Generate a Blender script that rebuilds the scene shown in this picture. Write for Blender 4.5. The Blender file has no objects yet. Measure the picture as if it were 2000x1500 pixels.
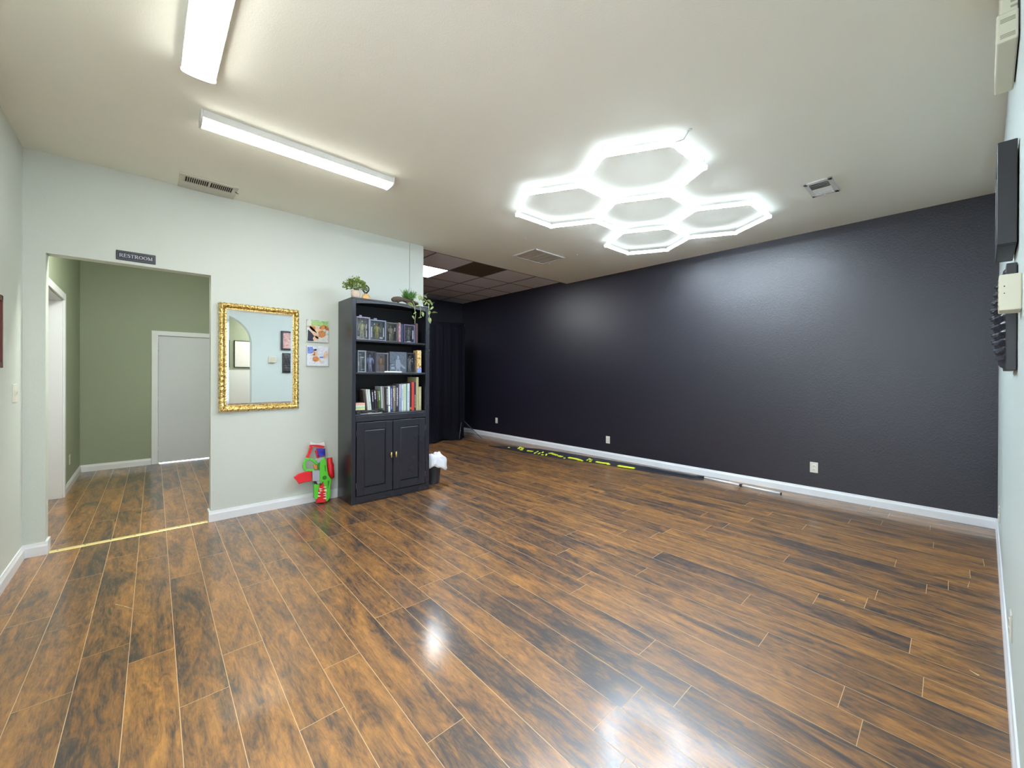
import bpy, bmesh, math, random
from mathutils import Vector, Matrix
random.seed(7)
SC = bpy.context.scene
COL = SC.collection
PI = math.pi

# ------------------------------------------------------------------ camera
F_PX, CX, CY = 783.75, 1024.95, 733.8
cam_data = bpy.data.cameras.new('camera')
cam_data.sensor_fit = 'HORIZONTAL'; cam_data.sensor_width = 36.0
cam_data.lens = F_PX / 2000.0 * 36.0
cam_data.shift_x = (1000.0 - CX) / 2000.0
cam_data.shift_y = (CY - 750.0) / 2000.0
cam_data.clip_start = 0.01; cam_data.clip_end = 100
cam = bpy.data.objects.new('camera', cam_data); COL.objects.link(cam)
R_ = ((0.72715149, -0.00154100, 0.68647530), (-0.68646410, 0.00450532, 0.72714974), (0.00421333, 0.99998866, -0.00221821))
cam.matrix_world = Matrix(((R_[0][0], R_[0][1], -R_[0][2], 0), (R_[1][0], R_[1][1], -R_[1][2], 0),
                           (R_[2][0], R_[2][1], -R_[2][2], 1.40), (0, 0, 0, 1)))
SC.camera = cam

# ------------------------------------------------------------------ world and exposure
w = bpy.data.worlds.new('world'); SC.world = w; w.use_nodes = True
w.node_tree.nodes['Background'].inputs[0].default_value = (0.8, 0.9, 1.0, 1)
w.node_tree.nodes['Background'].inputs[1].default_value = 3.9     # daylight, let in through the added fill_window_1
SC.view_settings.view_transform = 'Standard'
SC.view_settings.look = 'None'
SC.view_settings.gamma = 1.0
SC.view_settings.use_curve_mapping = False
SC.cycles.caustics_reflective = False
SC.view_settings.exposure = 1.32
E_HEX, E_TUBE, E_PANEL, E_SIDE = 88.0, 13.2, 24.0, 8.0      # lamp radiances
C_HEX, C_TUBE = (0.74, 0.88, 1.0), (1.0, 1.0, 0.92)

# ------------------------------------------------------------------ materials
MATS = {}
def mat(name, col, rough=0.6, metal=0.0, spec=0.5, bump=0.0, bscale=60.0, var=0.04, coat=0.0, emit=None, estr=0.0, trans=0.0, vscale=8.0):
    if name in MATS: return MATS[name]
    m = bpy.data.materials.new(name); m.use_nodes = True
    nt = m.node_tree; b = nt.nodes['Principled BSDF']
    b.inputs['Roughness'].default_value = rough; b.inputs['Metallic'].default_value = metal
    b.inputs['Specular IOR Level'].default_value = spec
    b.inputs['Coat Weight'].default_value = coat
    b.inputs['Transmission Weight'].default_value = trans
    tc = nt.nodes.new('ShaderNodeTexCoord')
    n = nt.nodes.new('ShaderNodeTexNoise'); n.inputs['Scale'].default_value = vscale; n.inputs['Detail'].default_value = 4
    nt.links.new(tc.outputs['Object'], n.inputs['Vector'])
    mx = nt.nodes.new('ShaderNodeMix'); mx.data_type = 'RGBA'
    mx.inputs[6].default_value = (*[max(0, c * (1 - var)) for c in col], 1)
    mx.inputs[7].default_value = (*[min(1, c * (1 + var)) for c in col], 1)
    nt.links.new(n.outputs['Fac'], mx.inputs[0]); nt.links.new(mx.outputs[2], b.inputs['Base Color'])
    if bump:
        n2 = nt.nodes.new('ShaderNodeTexNoise'); n2.inputs['Scale'].default_value = bscale; n2.inputs['Detail'].default_value = 3
        nt.links.new(tc.outputs['Object'], n2.inputs['Vector'])
        bp = nt.nodes.new('ShaderNodeBump'); bp.inputs['Strength'].default_value = bump; bp.inputs['Distance'].default_value = 0.01
        nt.links.new(n2.outputs['Fac'], bp.inputs['Height']); nt.links.new(bp.outputs[0], b.inputs['Normal'])
    if emit:
        b.inputs['Emission Color'].default_value = (*emit, 1); b.inputs['Emission Strength'].default_value = estr
    MATS[name] = m
    return m

SAGE = mat('sage_paint', (0.63, 0.668, 0.618), 0.5, bump=0.12, bscale=90, var=0.015, vscale=1.5)
COOLW = mat('pale_blue_green_paint', (0.60, 0.68, 0.66), 0.5, bump=0.12, bscale=90, var=0.015, vscale=1.5)
HALL = mat('hall_sage_paint', (0.33, 0.375, 0.27), 0.55, bump=0.12, bscale=90, var=0.02, vscale=1.5)  # darker, greener tone than the sage of the main room
BLACKW = mat('black_wall_paint', (0.0098, 0.0088, 0.0195), 0.40, spec=0.86, bump=0.22, bscale=75, var=0.08, vscale=1.2)
CEIL = mat('ceiling_paint', (0.89, 0.895, 0.805), 0.9, spec=0.2, bump=0.12, bscale=110, var=0.02, vscale=1.0)
TILE = mat('ceiling_tile', (0.78, 0.75, 0.78), 0.9, bump=0.3, bscale=120, var=0.03)
TGRID = mat('ceiling_grid', (0.13, 0.125, 0.13), 0.7)
BROWNT = mat('brown_board', (0.10, 0.07, 0.04), 0.8, var=0.2, vscale=4)
WHITE = mat('white_trim', (0.80, 0.82, 0.85), 0.35, var=0.01)
DOORW = mat('door_paint', (0.66, 0.69, 0.73), 0.4, var=0.015, vscale=2)
CREAM = mat('cream_plastic', (0.72, 0.70, 0.56), 0.4, var=0.02)
IVORY = mat('ivory_plastic', (0.72, 0.70, 0.62), 0.35, var=0.02)
DARKSLOT = mat('dark_slot', (0.03, 0.03, 0.025), 0.8)
VENTM = mat('vent_enamel', (0.62, 0.60, 0.52), 0.5, var=0.02)
VENTW = mat('vent_white', (0.72, 0.73, 0.72), 0.45, var=0.02)
VENTB = mat('vent_bars', (0.22, 0.215, 0.20), 0.6)
BOOKC = mat('black_lacquer', (0.014, 0.015, 0.024), 0.27, spec=0.6, var=0.06, vscale=6)
BOOKI = mat('black_lacquer_inner', (0.012, 0.012, 0.016), 0.5, var=0.06)
BRASS = mat('brass', (0.95, 0.68, 0.24), 0.32, 0.7, var=0.05)
STRIP = mat('brass_strip', (0.74, 0.62, 0.27), 0.42, 0.25, var=0.04)
SILVER = mat('brushed_aluminium', (0.80, 0.82, 0.85), 0.28, 0.75, var=0.03)
POLEM = mat('pale_aluminium_pole', (0.78, 0.80, 0.83), 0.35, 0.15, var=0.02)
BLACKP = mat('black_plastic', (0.02, 0.021, 0.025), 0.4, var=0.05)
BLACKF = mat('black_fabric', (0.0045, 0.0045, 0.009), 0.9, spec=0.15, bump=0.3, bscale=200, var=0.15)
BANNERF = mat('black_banner', (0.014, 0.015, 0.024), 0.55, bump=0.15, bscale=40, var=0.1)
YEL = mat('neon_yellow_print', (0.80, 0.85, 0.05), 0.5, var=0.05)
BAG = mat('white_plastic_bag', (0.82, 0.83, 0.88), 0.4, bump=0.5, bscale=30, var=0.03)
GREY = mat('grey_plastic', (0.42, 0.44, 0.50), 0.4, var=0.03)
RED = mat('red_plastic', (0.80, 0.02, 0.03), 0.35, var=0.05)
LIME = mat('lime_plastic', (0.12, 0.62, 0.04), 0.35, var=0.06)
LIMED = mat('lime_groove', (0.04, 0.22, 0.02), 0.5)
BLUE = mat('blue_foam', (0.06, 0.06, 0.55), 0.6, var=0.06)
PURP = mat('purple_plastic', (0.35, 0.02, 0.22), 0.5)
ORNG = mat('orange_plastic', (0.75, 0.30, 0.04), 0.4)
TOOTH = mat('tooth_white', (0.88, 0.85, 0.72), 0.4)
PALEP = mat('pale_plastic', (0.80, 0.76, 0.76), 0.4)

def emis(name, col, s):
    m = bpy.data.materials.new(name); m.use_nodes = True
    b = m.node_tree.nodes['Principled BSDF']
    b.inputs['Base Color'].default_value = (0.8, 0.8, 0.8, 1); b.inputs['Roughness'].default_value = 0.4
    b.inputs['Emission Color'].default_value = (*col, 1); b.inputs['Emission Strength'].default_value = s
    MATS[name] = m; return m
M_HEX = emis('led_tube_glow', C_HEX, E_HEX)
M_BACK = emis('frosted_backing_glow', C_HEX, 1.5)  # glow added over the tubes to halo the nearby ceiling
M_TUBE = emis('diffuser_glow', C_TUBE, E_TUBE)
M_PANEL = emis('panel_glow', (0.95, 0.98, 1.0), E_PANEL)
M_SIDE = emis('side_lamp_glow', (1.0, 0.98, 0.95), E_SIDE)

def glass_mat():
    m = bpy.data.materials.new('clear_window'); m.use_nodes = True
    nt = m.node_tree; nt.nodes.remove(nt.nodes['Principled BSDF'])
    out = nt.nodes['Material Output']
    t = nt.nodes.new('ShaderNodeBsdfTransparent'); t.inputs[0].default_value = (0.97, 0.98, 1, 1)
    g = nt.nodes.new('ShaderNodeBsdfGlossy'); g.inputs['Roughness'].default_value = 0.12
    mix = nt.nodes.new('ShaderNodeMixShader'); fr = nt.nodes.new('ShaderNodeFresnel'); fr.inputs[0].default_value = 1.5
    tc = nt.nodes.new('ShaderNodeTexCoord'); n = nt.nodes.new('ShaderNodeTexNoise'); n.inputs['Scale'].default_value = 25
    nt.links.new(tc.outputs['Object'], n.inputs['Vector'])
    bp = nt.nodes.new('ShaderNodeBump'); bp.inputs['Strength'].default_value = 0.5; bp.inputs['Distance'].default_value = 0.01
    nt.links.new(n.outputs['Fac'], bp.inputs['Height']); nt.links.new(bp.outputs[0], g.inputs['Normal'])
    nt.links.new(fr.outputs[0], mix.inputs[0]); nt.links.new(t.outputs[0], mix.inputs[1]); nt.links.new(g.outputs[0], mix.inputs[2])
    nt.links.new(mix.outputs[0], out.inputs[0]); return m
CLEAR = glass_mat()

def pane_mat():
    m = bpy.data.materials.new('window_pane'); m.use_nodes = True
    nt = m.node_tree; nt.nodes.remove(nt.nodes['Principled BSDF']); out = nt.nodes['Material Output']
    t = nt.nodes.new('ShaderNodeBsdfTransparent'); g = nt.nodes.new('ShaderNodeBsdfGlossy'); g.inputs['Roughness'].default_value = 0.02
    mix = nt.nodes.new('ShaderNodeMixShader'); mix.inputs[0].default_value = 0.06
    nt.links.new(t.outputs[0], mix.inputs[1]); nt.links.new(g.outputs[0], mix.inputs[2]); nt.links.new(mix.outputs[0], out.inputs[0]); return m
CLEARP = pane_mat()
def mirror_mat():
    m = mat('mirror_silver', (0.93, 0.95, 0.94), 0.0, 1.0, var=0.0); return m
MIRR = mirror_mat()

def gold_mat():
    m = bpy.data.materials.new('carved_gold'); m.use_nodes = True
    nt = m.node_tree; b = nt.nodes['Principled BSDF']
    b.inputs['Metallic'].default_value = 0.85; b.inputs['Roughness'].default_value = 0.3
    tc = nt.nodes.new('ShaderNodeTexCoord'); n = nt.nodes.new('ShaderNodeTexNoise'); n.inputs['Scale'].default_value = 70
    nt.links.new(tc.outputs['Object'], n.inputs['Vector'])
    r = nt.nodes.new('ShaderNodeValToRGB')
    r.color_ramp.elements[0].position = 0.38; r.color_ramp.elements[0].color = (0.42, 0.22, 0.035, 1)
    r.color_ramp.elements[1].position = 0.56; r.color_ramp.elements[1].color = (0.95, 0.74, 0.30, 1)
    nt.links.new(n.outputs['Fac'], r.inputs[0]); nt.links.new(r.outputs[0], b.inputs['Base Color'])
    return m
GOLD = gold_mat()

def wood_floor():
    m = bpy.data.materials.new('laminate_floor'); m.use_nodes = True
    nt = m.node_tree; L = nt.links.new; N = nt.nodes.new; b = nt.nodes['Principled BSDF']
    at = N('ShaderNodeAttribute'); at.attribute_name = 'plank'
    sep = N('ShaderNodeSeparateColor'); L(at.outputs['Color'], sep.inputs[0])
    tc = N('ShaderNodeTexCoord')
    off = N('ShaderNodeVectorMath'); off.operation = 'SCALE'; L(at.outputs['Color'], off.inputs[0]); off.inputs['Scale'].default_value = 37.0
    add = N('ShaderNodeVectorMath'); add.operation = 'ADD'; L(tc.outputs['Object'], add.inputs[0]); L(off.outputs[0], add.inputs[1])
    def noise(sx, sy, detail, dist, rough=0.55):
        mp = N('ShaderNodeMapping'); mp.inputs['Scale'].default_value = (sx, sy, 1); L(add.outputs[0], mp.inputs['Vector'])
        n = N('ShaderNodeTexNoise'); n.inputs['Scale'].default_value = 1; n.inputs['Detail'].default_value = detail
        n.inputs['Distortion'].default_value = dist; n.inputs['Roughness'].default_value = rough
        L(mp.outputs[0], n.inputs['Vector']); return n
    big = noise(7.5, 1.3, 5, 1.5, 0.6)
    fine = noise(120, 9, 5, 1.2, 0.75)
    blot = noise(20, 5.5, 6, 2.0, 0.7)
    # value = big*.75 + fine*.25 + blot*.2 + (plank-.5)*.22
    def mth(op, a, bb):
        n = N('ShaderNodeMath'); n.operation = op
        for i, v in enumerate((a, bb)):
            if isinstance(v, (int, float)): n.inputs[i].default_value = v
            else: L(v, n.inputs[i])
        return n.outputs[0]
    v = mth('ADD', mth('MULTIPLY', big.outputs['Fac'], 0.55), mth('MULTIPLY', fine.outputs['Fac'], 0.34))
    v = mth('ADD', v, mth('MULTIPLY', blot.outputs['Fac'], 0.42))
    v = mth('ADD', v, mth('MULTIPLY', mth('SUBTRACT', sep.outputs[0], 0.5), 0.09))
    r = N('ShaderNodeValToRGB'); e = r.color_ramp.elements
    e[0].position = 0.50; e[0].color = (0.028, 0.021, 0.024, 1)
    e[1].position = 0.82; e[1].color = (0.46, 0.205, 0.046, 1)
    a = e.new(0.58); a.color = (0.075, 0.045, 0.030, 1)
    a = e.new(0.655); a.color = (0.19, 0.087, 0.029, 1)
    L(v, r.inputs[0]); L(r.outputs[0], b.inputs['Base Color'])
    b.inputs['Specular IOR Level'].default_value = 0.95; b.inputs['Coat Weight'].default_value = 0.70; b.inputs['Coat Roughness'].default_value = 0.155
    rr = N('ShaderNodeMapRange'); rr.inputs['To Min'].default_value = 0.36; rr.inputs['To Max'].default_value = 0.50
    L(blot.outputs['Fac'], rr.inputs['Value']); L(rr.outputs[0], b.inputs['Roughness'])
    bp = N('ShaderNodeBump'); bp.inputs['Strength'].default_value = 0.10; bp.inputs['Distance'].default_value = 0.004
    L(fine.outputs['Fac'], bp.inputs['Height']); L(bp.outputs[0], b.inputs['Normal'])
    return m
FLOORM = wood_floor()
SEAM = mat('plank_seam', (0.60, 0.42, 0.24), 0.5, var=0.3, vscale=3)

def paint_mat(name, cols, scale=6.0, seed=0.0, dist=1.5):
    """a loose many-coloured picture surface"""
    m = bpy.data.materials.new(name); m.use_nodes = True
    nt = m.node_tree; b = nt.nodes['Principled BSDF']; b.inputs['Roughness'].default_value = 0.5
    tc = nt.nodes.new('ShaderNodeTexCoord'); mp = nt.nodes.new('ShaderNodeMapping'); mp.inputs['Location'].default_value = (seed, seed * 2, seed)
    n = nt.nodes.new('ShaderNodeTexNoise'); n.inputs['Scale'].default_value = scale; n.inputs['Distortion'].default_value = dist; n.inputs['Detail'].default_value = 5
    r = nt.nodes.new('ShaderNodeValToRGB'); e = r.color_ramp.elements
    k = len(cols)
    e[0].position = 0.33; e[0].color = (*cols[0], 1); e[1].position = 0.67; e[1].color = (*cols[-1], 1)
    for i in range(1, k - 1):
        a = e.new(0.33 + 0.34 * i / (k - 1)); a.color = (*cols[i], 1)
    nt.links.new(tc.outputs['Object'], mp.inputs[0]); nt.links.new(mp.outputs[0], n.inputs['Vector'])
    nt.links.new(n.outputs['Fac'], r.inputs[0]); nt.links.new(r.outputs[0], b.inputs['Base Color'])
    return m

# ------------------------------------------------------------------ mesh building
class MB:
    def __init__(s): s.bm = bmesh.new(); s.mi = 0
    def _f(s, vs, smooth=False):
        try: f = s.bm.faces.new(vs)
        except ValueError: return None
        f.smooth = smooth; f.material_index = s.mi; return f
    def box(s, x0, x1, y0, y1, z0, z1):
        v = [s.bm.verts.new((x, y, z)) for z in (z0, z1) for y in (y0, y1) for x in (x0, x1)]
        for q in ((0, 2, 3, 1), (4, 5, 7, 6), (0, 1, 5, 4), (2, 6, 7, 3), (0, 4, 6, 2), (1, 3, 7, 5)): s._f([v[i] for i in q])
        return s
    def hexa(s, P):
        v = [s.bm.verts.new(p) for p in P]
        for q in ((0, 3, 2, 1), (4, 5, 6, 7), (0, 1, 5, 4), (1, 2, 6, 5), (2, 3, 7, 6), (3, 0, 4, 7)): s._f([v[i] for i in q])
        return s
    def prism(s, pts, axis, a0, a1, smooth=False):
        def P(p, a):
            return {'x': (a, p[0], p[1]), 'y': (p[0], a, p[1]), 'z': (p[0], p[1], a)}[axis]
        A = [s.bm.verts.new(P(p, a0)) for p in pts]; B = [s.bm.verts.new(P(p, a1)) for p in pts]
        n = len(pts)
        fa = s._f(A); fb = s._f(B[::-1])
        for i in range(n): s._f([A[i], B[i], B[(i + 1) % n], A[(i + 1) % n]], smooth)
        for f in (fa, fb):
            if f: f.normal_update()
        if n > 4: bmesh.ops.triangulate(s.bm, faces=[f for f in (fa, fb) if f])
        return s
    def tube(s, path, r, seg=10, closed=False):
        path = [Vector(p) for p in path]; n = len(path)
        rs = r if isinstance(r, (list, tuple)) else [r] * n
        rings = []
        prev = None
        for i, p in enumerate(path):
            if closed: t = path[(i + 1) % n] - path[i - 1]
            else: t = path[min(i + 1, n - 1)] - path[max(i - 1, 0)]
            t.normalize()
            if prev is None:
                u = t.orthogonal().normalized()
            else:
                u = prev - t * prev.dot(t)
                u = u.normalized() if u.length > 1e-6 else t.orthogonal().normalized()
            prev = u; v = t.cross(u)
            rings.append([s.bm.verts.new(p + (u * math.cos(2 * PI * k / seg) + v * math.sin(2 * PI * k / seg)) * rs[i]) for k in range(seg)])
        m = n if closed else n - 1
        for i in range(m):
            a, b = rings[i], rings[(i + 1) % n]
            for k in range(seg): s._f([a[k], a[(k + 1) % seg], b[(k + 1) % seg], b[k]], True)
        if not closed:
            s._f(rings[0][::-1]); s._f(rings[-1])
        return s
    def lathe(s, prof, c=(0, 0, 0), seg=24, axis='z'):
        rings = []
        for r, z in prof:
            row = []
            for k in range(seg):
                a = 2 * PI * k / seg; x, y = r * math.cos(a), r * math.sin(a)
                p = {'z': (x, y, z), 'x': (z, x, y), 'y': (x, z, y)}[axis]
                row.append(s.bm.verts.new((p[0] + c[0], p[1] + c[1], p[2] + c[2])))
            rings.append(row)
        for a, b in zip(rings, rings[1:]):
            for k in range(seg): s._f([a[k], a[(k + 1) % seg], b[(k + 1) % seg], b[k]], True)
        s._f(rings[0][::-1]); s._f(rings[-1]); return s
    def ball(s, c, r, seg=14, rings=8):
        rx, ry, rz = r if isinstance(r, (list, tuple)) else (r, r, r)
        R = []
        top = s.bm.verts.new((c[0], c[1], c[2] + rz)); bot = s.bm.verts.new((c[0], c[1], c[2] - rz))
        for i in range(1, rings):
            t = PI * i / rings
            R.append([s.bm.verts.new((c[0] + rx * math.sin(t) * math.cos(2 * PI * k / seg), c[1] + ry * math.sin(t) * math.sin(2 * PI * k / seg), c[2] + rz * math.cos(t))) for k in range(seg)])
        for k in range(seg):
            s._f([top, R[0][k], R[0][(k + 1) % seg]], True); s._f([bot, R[-1][(k + 1) % seg], R[-1][k]], True)
        for a, b in zip(R, R[1:]):
            for k in range(seg): s._f([a[k], b[k], b[(k + 1) % seg], a[(k + 1) % seg]], True)
        return s
    def ribbon(s, pts, wid, axis, a0, a1):
        """flat stroke: a polyline in 2D of a given width, extruded along axis"""
        P = [Vector(p) for p in pts]; n = len(P)
        ws = wid if isinstance(wid, (list, tuple)) else [wid] * n
        Lf, Rt = [], []
        for i in range(n):
            t = (P[min(i + 1, n - 1)] - P[max(i - 1, 0)]).normalized(); nn = Vector((-t.y, t.x))
            Lf.append(P[i] + nn * ws[i] / 2); Rt.append(P[i] - nn * ws[i] / 2)
        for i in range(n - 1):
            s.prism([tuple(Lf[i]), tuple(Lf[i + 1]), tuple(Rt[i + 1]), tuple(Rt[i])], axis, a0, a1)
        return s
    def build(s, name, m, parent=None, world=True, bevel=0.0, bseg=2, matrix=None):
        bm = s.bm
        bmesh.ops.recalc_face_normals(bm, faces=bm.faces[:])
        if matrix is not None: bmesh.ops.transform(bm, matrix=matrix, verts=bm.verts[:])
        me = bpy.data.meshes.new(name); o = bpy.data.objects.new(name, me)
        if parent is None:
            vs = [v.co for v in bm.verts]
            lo = Vector([min(v[i] for v in vs) for i in range(3)]); hi = Vector([max(v[i] for v in vs) for i in range(3)])
            org = Vector(((lo.x + hi.x) / 2, (lo.y + hi.y) / 2, lo.z))
            bmesh.ops.translate(bm, vec=-org, verts=bm.verts[:]); o.location = org
        else:
            o.parent = parent
            if world:
                q = parent; off = Vector((0, 0, 0))
                while q is not None: off += q.location; q = q.parent
                bmesh.ops.translate(bm, vec=-off, verts=bm.verts[:])
        bm.to_mesh(me); bm.free()
        for mm in (m if isinstance(m, (list, tuple)) else [m]): me.materials.append(mm)
        COL.objects.link(o)
        if bevel:
            b = o.modifiers.new('bevel', 'BEVEL'); b.width = bevel; b.segments = bseg; b.limit_method = 'ANGLE'; b.angle_limit = math.radians(40)
        return o

def tag(o, label=None, cat=None, group=None, kind=None):
    if label: o['label'] = label
    if cat: o['category'] = cat
    if group: o['group'] = group
    if kind: o['kind'] = kind
    return o
def thing(name, label, cat, loc, group=None, rot=(0, 0, 0)):
    o = bpy.data.objects.new(name, None); COL.objects.link(o)
    o.empty_display_size = 0.05; o.location = loc; o.rotation_euler = rot
    return tag(o, label, cat, group)
def struct(o, label=None, cat=None):
    o['kind'] = 'structure'
    if label: o['label'] = label
    if cat: o['category'] = cat
    return o

# ------------------------------------------------------------------ room measures
XL, XR, YB, H = -0.676, 5.690, 4.787, 3.096
XD1, XD2, XE, HEAD = -0.563, 0.445, 2.667, 2.325
TH = 0.12
YHB, XHR = 8.40, 1.35          # hall back wall, hall right wall
YAB, ZT = 8.27, 3.148          # alcove back wall, tile ceiling
RA = -0.0393
def yw(x): return -0.3072 + math.tan(RA) * (x - XR)
def rw(x, off, z):             # point off the front wall (the one the camera stands against)
    return (x + off * -math.sin(RA), yw(x) + off * math.cos(RA), z)

# ------------------------------------------------------------------ floor: planks as faces of one mesh
def build_floor():
    bm = bmesh.new(); cl = bm.loops.layers.float_color.new('plank')
    W, LEN, g = 0.1704, 1.425, 0.0014
    ends = {0: 2.64, 1: 2.912, 2: 2.71, 3: 2.207, 4: 2.473, 5: 1.744, 6: 2.03, 7: 2.78, 8: 2.255, 10: 0.96, 12: 0.795, 14: 0.237,
            17: 0.077, 18: 0.87, 20: 0.572, 22: 0.317}
    tone = {}
    rnd = random.Random(11)
    for k in range(-12, 38):
        x0 = -0.404 + W * k
        e = ends.get(k, rnd.uniform(0, LEN)); j0 = math.floor((-4.0 - e) / LEN)
        for j in range(j0, j0 + 11):
            y0, y1 = e + j * LEN, e + (j + 1) * LEN
            if y1 < -3.2 or y0 > 8.6: continue
            c = (rnd.random(), rnd.random(), rnd.random(), 1)
            vs = [bm.verts.new((xx + 0.011 * (yy - 2.5), yy, 0)) for xx, yy in ((x0 + g, y0 + g), (x0 + W - g, y0 + g), (x0 + W - g, y1 - g), (x0 + g, y1 - g))]
            f = bm.faces.new(vs)
            for l in f.loops: l[cl] = c
    s0 = len(bm.faces)
    def quadbox(x0, x1, y0, y1, z0, z1):
        v = [bm.verts.new((x, y, z)) for z in (z0, z1) for y in (y0, y1) for x in (x0, x1)]
        for q in ((0, 2, 3, 1), (4, 5, 7, 6), (0, 1, 5, 4), (2, 6, 7, 3), (0, 4, 6, 2), (1, 3, 7, 5)):
            f = bm.faces.new([v[i] for i in q]); f.material_index = 1
    # old scratches in the surface
    for x0, y0, x1, y1, wd in ((-0.133, 3.465, -0.092, 3.397, 0.0022), (-0.092, 3.397, -0.049, 3.314, 0.0022), (-0.226, 3.43, -0.223, 3.476, 0.004), (-0.458, 3.33, -0.40, 3.331, 0.0014),
                               (-0.38, 3.332, -0.33, 3.333, 0.0014), (-0.31, 3.334, -0.259, 3.335, 0.0014), (3.172, 0.444, 3.171, 0.469, 0.008), (2.84, -0.100, 2.86, -0.070, 0.006), (3.975, -0.088, 4.108, -0.10, 0.002)):
        d = Vector((x1 - x0, y1 - y0)).normalized(); n_ = Vector((-d.y, d.x)) * wd
        f = bm.faces.new([bm.verts.new(p) for p in ((x0 - n_.x, y0 - n_.y, 0.0003), (x0 + n_.x, y0 + n_.y, 0.0003), (x1 + n_.x * 0.3, y1 + n_.y * 0.3, 0.0003), (x1 - n_.x * 0.3, y1 - n_.y * 0.3, 0.0003))]); f.material_index = 1
    quadbox(-2.4, 5.95, -3.2, 8.6, -0.08, -0.0008)
    me = bpy.data.meshes.new('floor'); bm.to_mesh(me); bm.free()
    me.materials.append(FLOORM); me.materials.append(SEAM)
    o = bpy.data.objects.new('floor', me); COL.objects.link(o)
    struct(o, 'brown hand-scraped laminate plank floor running away from the camera', 'floor')
build_floor()

# ------------------------------------------------------------------ walls
b = MB()
b.box(XL - TH, XD1, YB, YB + TH, 0, H); b.box(XD1, XD2, YB, YB + TH, HEAD, H)
b.box(XD2, 2.466, YB, YB + TH, 0, H); b.box(2.473, XE, YB, YB + TH, 0, H); b.box(2.464, 2.475, YB + 0.012, YB + TH - 0.01, 0, H)
struct(b.build('wall_back', SAGE), 'pale sage wall with the open doorway to the hall', 'wall')
YS0, YS1 = 5.45, 6.80     # side doorway in the left wall of the hall
b = MB(); WY0, WY1, WZ0, WZ1 = 0.30, 1.75, 0.85, 2.60
b.box(XL - TH, XL, -0.35, WY0, 0, H); b.box(XL - TH, XL, WY1, YB, 0, H); b.box(XL - TH, XL, WY0, WY1, 0, WZ0); b.box(XL - TH, XL, WY0, WY1, WZ1, H)
struct(b.build('wall_left', SAGE), 'pale sage wall at the far left edge', 'wall')
b = MB(); b.box(XL - TH, XL, YB + TH, YS0, 0, H); b.box(XL - TH, XL, YS1, YHB, 0, H); b.box(XL - TH, XL, YS0, YS1, 2.215, H)
struct(b.build('wall_hall_left', HALL), 'green hall wall holding the white side doorway', 'wall')
b = MB(); b.box(XL - TH, 0.125, YHB, YHB + TH, 0, H); b.box(0.125, 0.985, YHB, YHB + TH, 1.995, H); b.box(0.985, XHR + TH, YHB, YHB + TH, 0, H)
struct(b.build('wall_hall_back', HALL), 'green end wall of the hall around the closed door', 'wall')
b = MB(); b.box(XHR, XHR + TH, YB + TH, YHB, 0, H)
struct(b.build('wall_hall_right', HALL), 'green right-hand wall of the hall', 'wall')
b = MB(); b.box(XR, XR + TH, -0.55, 8.5, 0, 3.25)
struct(b.build('wall_right', BLACKW), 'long black painted wall on the right', 'wall')
b = MB(); b.box(2.40, XR, YAB, YAB + TH, 0, 3.25)
struct(b.build('wall_alcove_back', BLACKW), 'black wall at the far end behind the bookcase', 'wall')
b = MB(); b.box(XE - TH, XE, YB + TH, YAB, 0, 3.25)
struct(b.build('wall_alcove_left', BLACKW), 'black side wall of the back alcove', 'wall')
# front wall (camera stands against it) with an arched opening
AXC, AR, AZ = 1.323, 0.57, 2.0
WX0, WX1, FZ0, FZ1 = -0.56, 0.62, 0.80, 2.45
b = MB()
b.box(-0.90, WX0, -0.13, 0, 0, H + 0.02); b.box(WX1, AXC - AR, -0.13, 0, 0, H + 0.02); b.box(WX0, WX1, -0.13, 0, 0, FZ0); b.box(WX0, WX1, -0.13, 0, FZ1, H + 0.02)
b.box(AXC + AR, XR + 0.1, -0.13, 0, 0, H + 0.02); b.box(AXC - AR, AXC + AR, -0.13, 0, AZ + AR, H + 0.02)
arc_ = [(AXC - AR * math.cos(PI * i / 40), AZ + AR * math.sin(PI * i / 40)) for i in range(41)]
for p, q in zip(arc_, arc_[1:]): b.prism([p, q, (q[0], AZ + AR + 0.0001), (p[0], AZ + AR + 0.0001)], 'y', 0, -0.13)
for v in b.bm.verts:
    x, o_, z = v.co; v.co = rw(x, o_, z)
struct(b.build('wall_front', COOLW), 'pale blue-green wall at the right edge holding black frames', 'wall')
wn = thing('window_1', None, None, (XL - 0.06, (WY0 + WY1) / 2, WZ0)); struct(wn, 'wide daylight window in the left wall, outside the photo', 'window')  # added out of view so daylight brightens the room
b = MB()
for a in ((WY0, WY0 + 0.05, WZ0, WZ1), (WY1 - 0.05, WY1, WZ0, WZ1), (1.00, 1.05, WZ0, WZ1), (WY0, WY1, WZ0, WZ0 + 0.05), (WY0, WY1, WZ1 - 0.05, WZ1)): b.box(XL - 0.09, XL - 0.03, *a)
b.build('window_frame', WHITE, wn)
b = MB(); b.box(XL - 0.062, XL - 0.058, WY0 + 0.04, WY1 - 0.04, WZ0 + 0.04, WZ1 - 0.04); b.build('pane', CLEARP, wn)
wn = thing('window_2', None, None, rw((WX0 + WX1) / 2, -0.07, FZ0)); struct(wn, 'daylight window behind the camera, outside the photo', 'window')  # second added window, brightens the left and sage walls
def wbx(b, x0, x1, o0, o1, z0, z1): return b.hexa([rw(x0, o0, z0), rw(x1, o0, z0), rw(x1, o1, z0), rw(x0, o1, z0), rw(x0, o0, z1), rw(x1, o0, z1), rw(x1, o1, z1), rw(x0, o1, z1)])
b = MB()
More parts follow.
